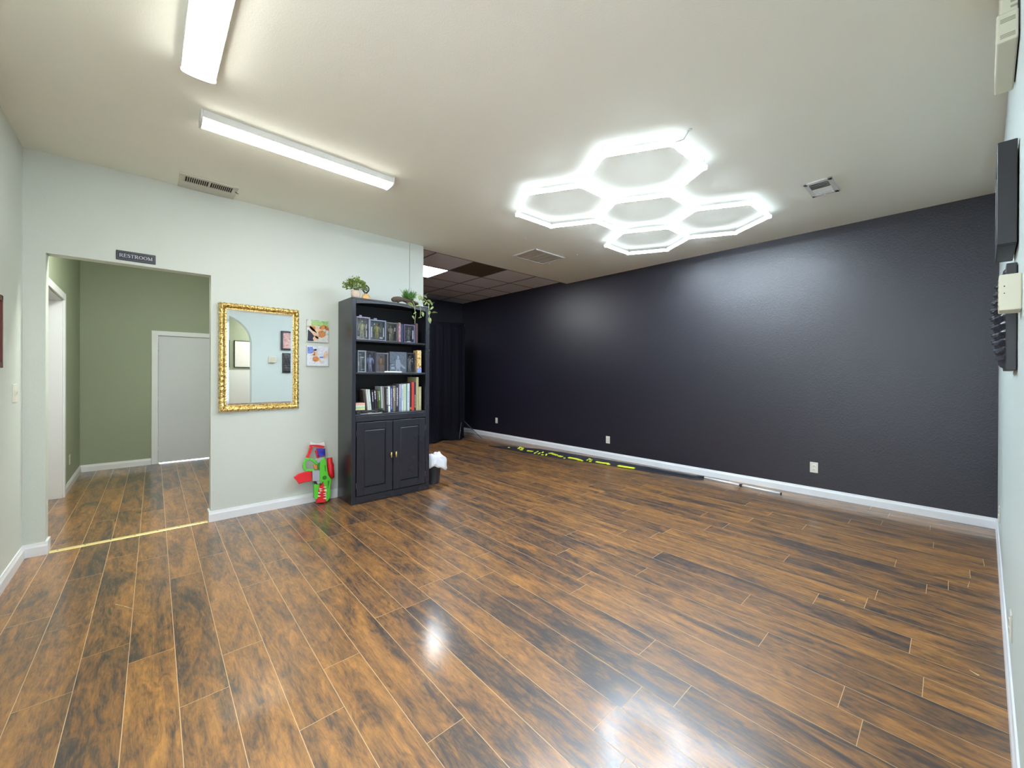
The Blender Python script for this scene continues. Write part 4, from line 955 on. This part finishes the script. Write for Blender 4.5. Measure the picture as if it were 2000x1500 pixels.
GX, GY = 1.768, BY0 + 0.085
t = thing('glass_bulb_lamp', 'clear glass bulb standing on a honey-coloured wooden dome', 'lamp', (GX, GY, BZ))
b = MB(); b.lathe([(0.047, 0.0), (0.049, 0.006), (0.045, 0.030), (0.034, 0.050), (0.016, 0.064), (0.010, 0.068)], (GX, GY, BZ + 0.001), 28)
b.build('wooden_base', mat('honey_wood', (0.72, 0.45, 0.20), 0.5, var=0.2, vscale=20), t)
b = MB(); b.lathe([(0.012, 0.066), (0.015, 0.074), (0.030, 0.090), (0.039, 0.112), (0.038, 0.132), (0.028, 0.150), (0.010, 0.160), (0.002, 0.161)], (GX, GY, BZ + 0.001), 28)
b.build('glass_bulb', CLEAR, t)
b = MB(); b.tube([(GX, GY, BZ + 0.068), (GX - 0.006, GY, BZ + 0.10), (GX + 0.006, GY, BZ + 0.12), (GX, GY, BZ + 0.135)], 0.0012, 6); b.build('filament', BRASS, t)

LOGM = mat('driftwood_bark', (0.10, 0.075, 0.055), 0.9, bump=1.0, bscale=60, var=0.5, vscale=40)
b = MB(); LY = BY0 + 0.06
pth = [(2.062, LY, BZ + 0.034), (2.085, LY, BZ + 0.044), (2.13, LY - 0.005, BZ + 0.050), (2.19, LY, BZ + 0.058), (2.25, LY + 0.01, BZ + 0.052), (2.33, LY + 0.02, BZ + 0.040), (2.40, LY + 0.02, BZ + 0.036)]
b.tube(pth, [0.020, 0.030, 0.034, 0.026, 0.030, 0.030, 0.016], 12)
b.tube([(2.12, LY, BZ + 0.04), (2.135, LY - 0.012, BZ + 0.012)], [0.016, 0.011], 8); b.tube([(2.24, LY, BZ + 0.04), (2.25, LY - 0.012, BZ + 0.012)], [0.018, 0.011], 8); b.tube([(2.36, LY + 0.02, BZ + 0.03), (2.37, LY + 0.02, BZ + 0.008)], [0.016, 0.008], 8)
tag(b.build('driftwood', LOGM), 'grey-brown piece of driftwood lying on top of the bookcase', 'driftwood')
t = thing('trailing_plant', 'variegated trailing plant hanging over the right corner of the bookcase', 'plant', (2.30, LY, BZ + 0.07))
b = MB(); r = random.Random(5)
for i in range(230):
    a = r.uniform(0, 2 * PI); rr_ = r.uniform(0, 1)
    p = Vector((2.285 + math.cos(a) * 0.06 * rr_, LY + 0.02 + math.sin(a) * 0.045 * rr_, BZ + 0.06 + r.uniform(0, 0.05)))
    q = Vector((math.cos(a) * 0.05 + r.uniform(-.03, .03), math.sin(a) * 0.04, r.uniform(0.03, 0.13)))
    leaf_mesh(b, p, p + q * r.uniform(0.5, 0.95), 0.010, 0.1)
b.build('fern_tuft', LEAFC, t)
V = [[(2.298, .02, 2.271), (2.298, -.03, 2.211), (2.301, -.03, 2.151), (2.312, -.03, 2.100), (2.303, -.03, 2.051), (2.301, -.03, 1.994)],
     [(2.311, .03, 2.281), (2.351, -.02, 2.245), (2.378, -.03, 2.176), (2.374, -.03, 2.139), (2.372, -.03, 2.09)],
     [(2.333, .04, 2.335), (2.378, .02, 2.363), (2.414, .0, 2.327), (2.455, -.02, 2.291), (2.483, -.03, 2.233), (2.488, -.035, 2.151), (2.492, -.035, 2.069), (2.505, -.035, 2.017)],
     [(2.469, -.02, 2.293), (2.515, -.02, 2.274), (2.548, -.02, 2.279)]]
for v in V:
    b = MB(); b.tube([(x, BY0 + y, z) for x, y, z in v], 0.0032, 6); b.build('vine', STEM, t)
LV = [[(2.198, 2.225), (2.276, 2.187)], [(2.346, 2.223), (2.284, 2.192)], [(2.298, 2.137), (2.267, 2.094)], [(2.259, 2.085), (2.287, 2.044)], [(2.386, 2.147), (2.409, 2.088)],
      [(2.373, 2.089), (2.331, 2.056)], [(2.422, 2.331), (2.463, 2.39)], [(2.354, 2.342), (2.372, 2.287)], [(2.413, 2.285), (2.391, 2.241)], [(2.454, 2.294), (2.51, 2.281)],
      [(2.51, 2.231), (2.547, 2.285)], [(2.528, 2.229), (2.496, 2.172)], [(2.515, 2.147), (2.588, 2.161)], [(2.482, 2.17), (2.478, 2.108)], [(2.478, 2.087), (2.501, 2.015)],
      [(2.459, 2.258), (2.482, 2.228)], [(2.491, 2.27), (2.528, 2.237)], [(2.31, 2.303), (2.249, 2.275)], [(2.408, 2.341), (2.454, 2.315)], [(2.341, 2.332), (2.355, 2.265)],
      [(2.36, 2.31), (2.40, 2.27)], [(2.44, 2.27), (2.42, 2.22)]]
for i, (p, q) in enumerate(LV):
    rr_ = random.Random(i); y0 = BY0 - 0.038 - rr_.uniform(0, 0.01)
    L = math.hypot(q[0] - p[0], q[1] - p[1])
    b = MB(); leaf_mesh(b, (p[0], y0, p[1]), (q[0], y0 - rr_.uniform(0.0, 0.02), q[1]), max(0.034, L * 0.72), 0.12, Vector((q[1] - p[1], 0.25, -(q[0] - p[0]))))
    b.build('leaf', LEAFB, t)

# ------------------------------------------------------------------ toy blaster standing on its muzzle
t = thing('toy_blaster', 'lime green and red toy dart blaster with a toothed jaw muzzle standing against the wall', 'toy', (1.402, 4.668, 0), rot=(-0.105, 0, 0))
def bp_(a, c):      # sheet coordinates -> local x, z
    px, py = 575 + 0.09 * a, 855 + 0.09 * c
    return (-1.841 + 0.005137 * px - 0.00002 * py - 1.395, max(0.004, 5.990 - 0.000842 * (px) - 0.00556 * py + 0.004))
def bpoly(name, pts, m, y0, y1, bevel=0.004, par=None):
    b = MB(); b.prism([bp_(*p) for p in pts], 'y', y0, y1); return b.build(name, m, par or t, False, bevel=bevel)
bpoly('body', [(590, 590), (600, 520), (640, 460), (690, 440), (730, 520), (750, 700), (770, 820), (830, 900), (835, 950), (800, 1060), (815, 1180), (785, 1300), (730, 1385), (700, 1375), (700, 1180), (665, 1020), (650, 950), (600, 1010), (585, 960), (580, 740)], LIME, -0.030, 0.030)
bpoly('lower_jaw', [(450, 1010), (570, 1015), (560, 1080), (540, 1150), (525, 1300), (500, 1325), (452, 1300), (455, 1150)], LIME, -0.026, 0.026)
mo = bpoly('mouth', [(650, 950), (672, 1040), (705, 1180), (705, 1380), (680, 1412), (500, 1405), (528, 1250), (560, 1060), (620, 1030)], RED, -0.022, 0.024)
b = MB()
for (x, y, s) in ((565, 1105, 1), (570, 1145, 1), (535, 1190, 1), (530, 1255, 1), (705, 1070, -1), (715, 1130, -1), (715, 1150, -1), (700, 1205, -1), (705, 1250, -1), (700, 1310, -1)):
    b.prism([bp_(x, y - 16), bp_(x + s * 65, y + 4), bp_(x, y + 18)], 'y', -0.0335, -0.021)
b.build('teeth', TOOTH, mo, False)
bpoly('magazine', [(48, 862), (150, 785), (280, 748), (410, 735), (412, 940), (290, 955), (150, 1000), (110, 935)], RED, -0.014, 0.014)
bpoly('magazine_well', [(425, 722), (582, 715), (582, 945), (430, 942)], GREY, -0.022, 0.022)
bpoly('underside', [(505, 945), (590, 945), (600, 985), (540, 1018)], GREY, -0.018, 0.018)
bpoly('jaw_hinge', [(445, 950), (508, 948), (520, 1008), (490, 1000)], BLACKP, -0.016, 0.016)
b = MB(); lp = [(545, 585), (500, 540), (440, 500), (380, 475), (325, 480), (285, 530), (262, 600), (262, 670), (300, 712), (380, 715), (470, 712)]
b.ribbon([bp_(*p) for p in lp], 0.023, 'y', -0.018, 0.018); b.build('grip', LIME, t, False, bevel=0.004)
bpoly('trigger', [(455, 600), (540, 595), (540, 695), (480, 692)], ORNG, -0.010, 0.010)
b = MB(); b.ribbon([bp_(*p) for p in [(335, 450), (370, 370), (430, 215)]], 0.028, 'y', -0.012, 0.012); b.ribbon([bp_(*p) for p in [(400, 215), (470, 170), (540, 195), (700, 205)]], 0.026, 'y', -0.012, 0.012); b.build('shoulder_stock', RED, t, False, bevel=0.003)
bpoly('butt_plate', [(382, 112), (540, 145), (600, 130), (703, 88), (728, 190), (640, 178), (540, 165), (400, 172)], PALEP, -0.020, 0.020)
bpoly('dart_drum', [(538, 245), (712, 248), (710, 405), (560, 425)], PURP, -0.018, 0.020)
for i in range(5):
    a = bp_(552, 262 + i * 33); c = bp_(712, 258 + i * 33)
    b = MB(); b.tube([(a[0], -0.019, a[1]), (c[0], -0.019, c[1])], 0.0078, 10); b.build('dart', BLUE, t, False)
bpoly('drum_side', [(505, 290), (552, 290), (575, 420), (600, 460), (540, 440)], RED, -0.014, 0.016)
bpoly('neck', [(505, 500), (560, 455), (690, 425), (700, 445), (640, 465), (600, 540), (560, 565)], GREY, -0.016, 0.018)
b = MB(); sc = [(822, 440), (824, 540), (838, 600), (840, 690), (845, 760), (870, 880)]
b.tube([(bp_(*p)[0], 0.0, bp_(*p)[1]) for p in sc], [0.028, 0.028, 0.036, 0.032, 0.034, 0.022], 14)
b.build('scope', RED, t, False)
b = MB(); b.lathe([(0.018, -0.033), (0.022, -0.031), (0.022, -0.029)], (*[bp_(680, 868)[0], 0.0], bp_(680, 868)[1]), 20, 'y'); b.build('emblem_ring', LIMED, t, False)
bpoly('slot', [(690, 600), (708, 600), (708, 730), (690, 730)], LIMED, -0.0315, -0.029, 0)
bpoly('side_rib', [(745, 940), (790, 930), (760, 1060), (748, 1110)], LIMED, -0.0312, -0.029, 0)

# ------------------------------------------------------------------ waste bin with bag
BNX, BNY = 2.690, 4.600
t = thing('waste_bin', 'small dark round waste bin beside the right side of the bookcase', 'bin', (BNX, BNY, 0))
b = MB(); b.lathe([(0.098, 0.0), (0.100, 0.004), (0.122, 0.262), (0.126, 0.265), (0.126, 0.275), (0.119, 0.275), (0.098, 0.012), (0.05, 0.010)], (BNX, BNY, 0), 32)
b.build('body', mat('slate_plastic', (0.03, 0.035, 0.045), 0.35, var=0.05), t)
b = MB(); b.lathe([(0.129, 0.262), (0.129, 0.279), (0.118, 0.279)], (BNX, BNY, 0), 32); b.build('rim', BLACKP, t)
# bag liner: crumpled surface draped over the rim
b = MB(); r = random.Random(9); seg = 48; rings = []
prof = [(0.060, 0.300), (0.085, 0.345), (0.110, 0.365), (0.130, 0.340), (0.139, 0.300), (0.143, 0.255), (0.150, 0.215)]
for i, (rr_, z) in enumerate(prof):
    row = []
    for k in range(seg):
        a = 2 * PI * k / seg
        lob = math.exp(-((((a - math.radians(-25)) + PI) % (2 * PI) - PI) / 0.55) ** 2)
        f = 1 + 0.06 * math.sin(5 * a + i) + 0.04 * math.sin(11 * a + 2 * i) + (0.42 * lob if i >= 4 else 0)
        dz = 0.02 * math.sin(3 * a + 1) + 0.008 * math.sin(9 * a + i) - (0.045 * lob if i >= 5 else 0) + (0.04 * math.exp(-((((a - PI) + PI) % (2 * PI) - PI) / 0.8) ** 2) if i < 4 else 0)
        row.append(b.bm.verts.new((BNX + math.cos(a) * rr_ * f, BNY + math.sin(a) * rr_ * min(f, 1.12), z + dz)))
    rings.append(row)
for r0, r1 in zip(rings, rings[1:]):
    for k in range(seg): b._f([r0[k], r0[(k + 1) % seg], r1[(k + 1) % seg], r1[k]], True)
b._f(rings[0])
o = b.build('bin_bag', BAG, None); tag(o, 'white plastic bag draped over the dark waste bin', 'bag')
md = o.modifiers.new('thickness', 'SOLIDIFY'); md.thickness = 0.002

# ------------------------------------------------------------------ backdrop cloth and stand in the alcove
t = thing('backdrop_stand', 'thin black tripod stand with crossbar in the dark alcove', 'stand', (5.075, 7.40, 0))
POLE0, POLE1 = (5.070, 7.40, 0.03), (5.135, 7.40, 2.53)
b = MB(); b.tube([POLE0, (5.10, 7.40, 1.3)], 0.010, 10); b.tube([(5.10, 7.40, 1.28), POLE1], 0.007, 10); b.build('pole', mat('satin_black_metal', (0.10, 0.10, 0.12), 0.3, 0.6), t)
b = MB(); b.tube([(2.95, 7.40, 2.50), (5.16, 7.40, 2.525)], 0.009, 10); b.build('crossbar', BLACKP, t)
for f in ((5.335, 7.02, 0.008), (5.02, 7.72, 0.008), (4.86, 7.18, 0.008)):
    b = MB(); b.tube([(5.078, 7.40, 0.42), f], 0.0075, 8); b.tube([(5.074, 7.40, 0.15), tuple((Vector((5.078, 7.40, 0.42)) * 0.45 + Vector(f) * 0.55))], 0.004, 6); b.ball(f, 0.010, 8, 6); b.build('leg', MATS['satin_black_metal'], t)
for z in (0.42, 0.93, 1.58, 2.17):
    b = MB(); x = 5.07 + 0.065 * z / 2.5; b.tube([(x, 7.40, z - 0.03), (x, 7.40, z + 0.03)], 0.014, 10); b.tube([(x, 7.40, z), (x - 0.008, 7.37, z)], 0.008, 8); b.ball((x - 0.008, 7.365, z), 0.011, 8, 6); b.build('clamp', SILVER if z > 1 else BLACKP, t)
b = MB(); n = 150; rows = []
for j, z in enumerate([2.505, 2.4, 2.0, 1.5, 1.0, 0.5, 0.2, 0.06, 0.012]):
    row = []
    for i in range(n + 1):
        u = i / n; x = 3.0 + u * (5.095 - 3.0 + (0.02 if z > 0.3 else -0.10 * (1 - u)))
        y = 7.355 + 0.014 * math.sin(u * 60 + 0.6 * math.sin(z * 2)) + 0.006 * math.sin(u * 141 + z)
        if z < 0.1: y -= (0.1 - z) * 2.2 * (0.5 + 0.5 * math.sin(u * 23))
        if j == 0: y = 7.388
        row.append(b.bm.verts.new((x, y, z)))
    rows.append(row)
for r0, r1 in zip(rows, rows[1:]):
    for i in range(n): b._f([r0[i], r0[i + 1], r1[i + 1], r1[i]], True)
o = b.build('backdrop_cloth', BLACKF, None); tag(o, 'black backdrop cloth hanging to the floor in the dark alcove', 'cloth')
md = o.modifiers.new('thickness', 'SOLIDIFY'); md.thickness = 0.003

# ------------------------------------------------------------------ fallen banner and its pole
t = thing('fallen_banner', 'black banner with neon yellow lettering lying flat along the black wall', 'banner', (5.2, 4.2, 0))
fr_ = [(4.880, 6.19), (4.915, 5.69), (4.933, 5.02), (5.042, 4.40), (5.170, 3.87), (5.262, 3.30), (5.305, 2.80), (5.345, 2.50), (5.370, 2.32), (5.425, 2.255)]
bk_ = [(4.900, 6.21), (5.150, 5.90), (5.400, 5.30), (5.480, 4.75), (5.520, 4.20), (5.552, 3.60), (5.580, 3.10), (5.585, 2.72), (5.580, 2.45), (5.560, 2.30)]
b = MB(); NC = 60; NR = 10; rows = []
def interp(L, u):
    f = u * (len(L) - 1); i = min(int(f), len(L) - 2); a = f - i
    return (L[i][0] * (1 - a) + L[i + 1][0] * a, L[i][1] * (1 - a) + L[i + 1][1] * a)
for i in range(NC + 1):
    u = i / NC; p, q = interp(fr_, u), interp(bk_, u); row = []
    for k in range(NR + 1):
        v = k / NR; fold = 0.010 if u > 0.62 else 0.0
        z = 0.006 + (0.004 * math.sin(u * 31 + v * 2) + 0.004) * math.sin(PI * v) + fold * math.sin(PI * v) * (1 + 0.6 * math.sin(v * 9 + u * 14))
        if u > 0.9: z += 0.014 * math.sin(PI * v)
        row.append(b.bm.verts.new((p[0] * (1 - v) + q[0] * v, p[1] * (1 - v) + q[1] * v, z)))
    rows.append(row)
for r0, r1 in zip(rows, rows[1:]):
    for k in range(NR): b._f([r0[k], r0[k + 1], r1[k + 1], r1[k]], True)
o = b.build('banner_cloth', BANNERF, t); md = o.modifiers.new('thickness', 'SOLIDIFY'); md.thickness = 0.004; md.offset = -1
ST = [[(5.014, 5.766), (5.028, 5.735)], [(5.087, 5.547), (5.217, 5.646), (5.144, 5.496)], [(5.039, 5.453), (5.057, 5.402)], [(5.068, 5.291), (5.093, 5.17)], [(4.985, 5.023), (5.067, 5.065)],
      [(5.114, 5.086), (5.172, 5.118)], [(5.005, 4.943), (5.088, 4.983)], [(5.115, 4.959), (5.196, 5.012)], [(4.990, 4.860), (5.01, 4.82)], [(5.01, 4.766), (5.109, 4.84)],
      [(5.175, 4.842), (5.236, 4.849), (5.189, 4.768), (5.159, 4.645)], [(5.145, 4.597), (5.126, 4.499)], [(5.073, 4.417), (5.082, 4.390)], [(5.162, 4.382), (5.171, 4.236), (5.134, 4.109)],
      [(5.126, 4.092), (5.127, 4.060)], [(5.208, 4.042), (5.274, 4.061)], [(5.189, 3.975), (5.19, 3.940)], [(5.351, 4.1), (5.283, 4.027), (5.292, 3.992)], [(5.242, 3.874), (5.240, 3.766), (5.266, 3.684), (5.222, 3.624)],
      [(5.262, 3.481), (5.264, 3.374), (5.291, 3.215)]]
WD = [0.03, 0.05, 0.04, 0.045, 0.025, 0.025, 0.025, 0.025, 0.025, 0.025, 0.05, 0.05, 0.03, 0.06, 0.03, 0.02, 0.03, 0.03, 0.05, 0.06]
for s_, wd in zip(ST, WD):
    b = MB(); b.ribbon(s_, wd, 'z', 0.010, 0.021); b.build('lettering', YEL, t)
t = thing('banner_pole', 'two-part silver pole lying on the floor beyond the end of the banner', 'pole', (5.45, 1.81, 0.0))
PA, PM, PB = (5.500, 2.285, 0.020), (5.455, 1.800, 0.020), (5.415, 1.355, 0.020)
b = MB(); b.tube([PA, PM], 0.0125, 14); b.build('upper_section', POLEM, t)
b = MB(); b.tube([PM, PB], 0.0125, 14); b.build('lower_section', POLEM, t)
b = MB(); b.tube([(5.457, 1.815, 0.020), (5.453, 1.785, 0.020)], 0.018, 12); b.box(5.437, 5.449, 1.792, 1.808, 0.002, 0.02); b.build('joint_clip', BLACKP, t)
b = MB(); b.tube([(5.415, 1.357, 0.020), (5.4145, 1.348, 0.020)], 0.0155, 12); b.box(5.406, 5.418, 1.346, 1.354, 0.0, 0.014); b.build('end_cap', BLACKP, t)

# ------------------------------------------------------------------ things on the front (right-edge) wall
def wbox(b, x0, x1, o0, o1, z0, z1):
    P = [rw(x0, o0, z0), rw(x1, o0, z0), rw(x1, o1, z0), rw(x0, o1, z0), rw(x0, o0, z1), rw(x1, o0, z1), rw(x1, o1, z1), rw(x0, o1, z1)]
    return b.hexa(P)
t = thing('framed_picture', 'deep black-framed picture on the pale wall at the right edge', 'picture', rw(2.61, 0, 2.11))
b = MB(); x0, x1, z0, z1 = 2.42, 2.80, 1.915, 2.315
for a in ((x0, x0 + 0.03, z0, z1), (x1 - 0.03, x1, z0, z1), (x0 + 0.03, x1 - 0.03, z0, z0 + 0.03), (x0 + 0.03, x1 - 0.03, z1 - 0.03, z1)): wbox(b, a[0], a[1], 0.004, 0.055, a[2], a[3])
b.build('frame', mat('black_frame', (0.025, 0.025, 0.03), 0.4), t, bevel=0.003)
b = MB(); wbox(b, x0 + 0.028, x1 - 0.028, 0.004, 0.040, z0 + 0.028, z1 - 0.028); b.build('print', paint_mat('pink_print', [(0.75, 0.72, 0.74), (0.55, 0.25, 0.20), (0.80, 0.55, 0.50), (0.3, 0.12, 0.1)], 8, 4), t)
b = MB(); b.tube([rw(2.50, 0.006, 2.315), rw(2.61, 0.012, 2.375), rw(2.72, 0.006, 2.315)], 0.0015, 6); b.ball(rw(2.61, 0.008, 2.375), 0.006, 8, 6); b.build('hanging_wire', SILVER, t)

t = thing('padded_wall_panel', 'black frame with a gathered shiny black cushion on the right-edge wall', 'wall decoration', rw(2.63, 0, 1.64))
b = MB(); x0, x1, z0, z1 = 2.45, 2.82, 1.425, 1.845
for a in ((x0, x0 + 0.03, z0, z1), (x1 - 0.03, x1, z0, z1), (x0 + 0.03, x1 - 0.03, z0, z0 + 0.03), (x0 + 0.03, x1 - 0.03, z1 - 0.03, z1)): wbox(b, a[0], a[1], 0.002, 0.030, a[2], a[3])
b.build('frame', MATS['black_frame'], t, bevel=0.003)
b = MB(); NZ, NX = 90, 40; rows = []
for j in range(NZ + 1):
    v = j / NZ; row = []
    for i in range(NX + 1):
        u = i / NX; e = (math.sin(PI * u) ** 0.45) * (math.sin(PI * v) ** 0.35)
        ruf = 0.006 * math.sin(v * 75 + 2.2 * math.sin(u * 7)) + 0.003 * math.sin(v * 160 + u * 9) + 0.003 * math.sin(u * 40 + v * 12)
        row.append(b.bm.verts.new(rw(x0 + 0.008 + u * (x1 - x0 - 0.016), 0.022 + e * (0.040 + ruf), z0 + 0.008 + v * (z1 - z0 - 0.016))))
    rows.append(row)
for r0, r1 in zip(rows, rows[1:]):
    for i in range(NX): b._f([r0[i], r0[i + 1], r1[i + 1], r1[i]], True)
b.build('cushion', mat('black_vinyl', (0.02, 0.02, 0.028), 0.22, spec=0.7, var=0.1), t)

t = thing('thermostat_cover', 'cream plastic thermostat box on the right-edge wall, nearest the camera', 'thermostat', rw(2.24, 0, 1.70))
b = MB(); wbox(b, 2.19, 2.32, 0.0, 0.052, 1.634, 1.760); b.build('cover', CREAM, t, bevel=0.004)
b = MB(); wbox(b, 2.189, 2.191, 0.038, 0.041, 1.716, 1.720); wbox(b, 2.189, 2.191, 0.038, 0.041, 1.692, 1.695); b.build('screw_holes', DARKSLOT, t)
b = MB()
for i in range(6): wbox(b, 2.205, 2.305, 0.0515, 0.053, 1.650 + i * 0.017, 1.655 + i * 0.017)
b.build('vent_slots', mat('cream_shadow_line', (0.40, 0.38, 0.28), 0.6), t)

t = thing('emergency_light_unit', 'cream wall unit with slatted grille high at the top right corner', 'wall unit', rw(2.62, 0, 2.70))
b = MB(); wbox(b, 2.42, 2.86, 0.004, 0.060, 2.702, 2.815); b.build('lower_housing', CREAM, t, bevel=0.006)
b = MB(); wbox(b, 2.44, 2.84, 0.0, 0.050, 2.815, 3.04); b.build('upper_housing', CREAM, t, bevel=0.006)
b = MB()
for i in range(9): wbox(b, 2.4385, 2.4405, 0.006, 0.024, 2.835 + i * 0.02, 2.843 + i * 0.02)
for i in range(3): wbox(b, 2.4185, 2.4205, 0.012, 0.050, 2.715 + i * 0.006, 2.718 + i * 0.006)
for i in range(3): wbox(b, 2.4185, 2.4205, 0.012, 0.050, 2.775 + i * 0.006, 2.778 + i * 0.006)
b.build('grille', MATS['cream_shadow_line'], t)
b = MB(); wbox(b, 2.435, 2.855, -0.0, 0.006, 2.735, 3.05); b.build('back_plate', BLACKP, t)

# framed sheets beyond the arch (seen in the mirror)
for x0, x1, lab in ((2.02, 2.62, 'large framed sheet beyond the arch, right one seen in the mirror'), (1.32, 1.93, 'large framed sheet beyond the arch, left one cut off in the mirror')):
    t = thing('framed_sheet', lab, 'poster', ((x0 + x1) / 2, -2.30, 1.55), 'framed sheets reflected in the mirror')
    b = MB()
    for a in ((x0, x0 + 0.012, 1.552, 2.205), (x1 - 0.012, x1, 1.552, 2.205), (x0, x1, 1.552, 1.564), (x0, x1, 2.193, 2.205)): b.box(a[0], a[1], -2.30, -2.275, a[2], a[3])
    b.build('frame', BLACKP, t)
    b = MB(); b.box(x0 + 0.01, x1 - 0.01, -2.30, -2.285, 1.562, 2.195)
    b.build('sheet', paint_mat('sheet_print_%d' % int(x0 * 100), [(0.78, 0.78, 0.76), (0.80, 0.79, 0.76), (0.68, 0.69, 0.70)], 45, x0), t)
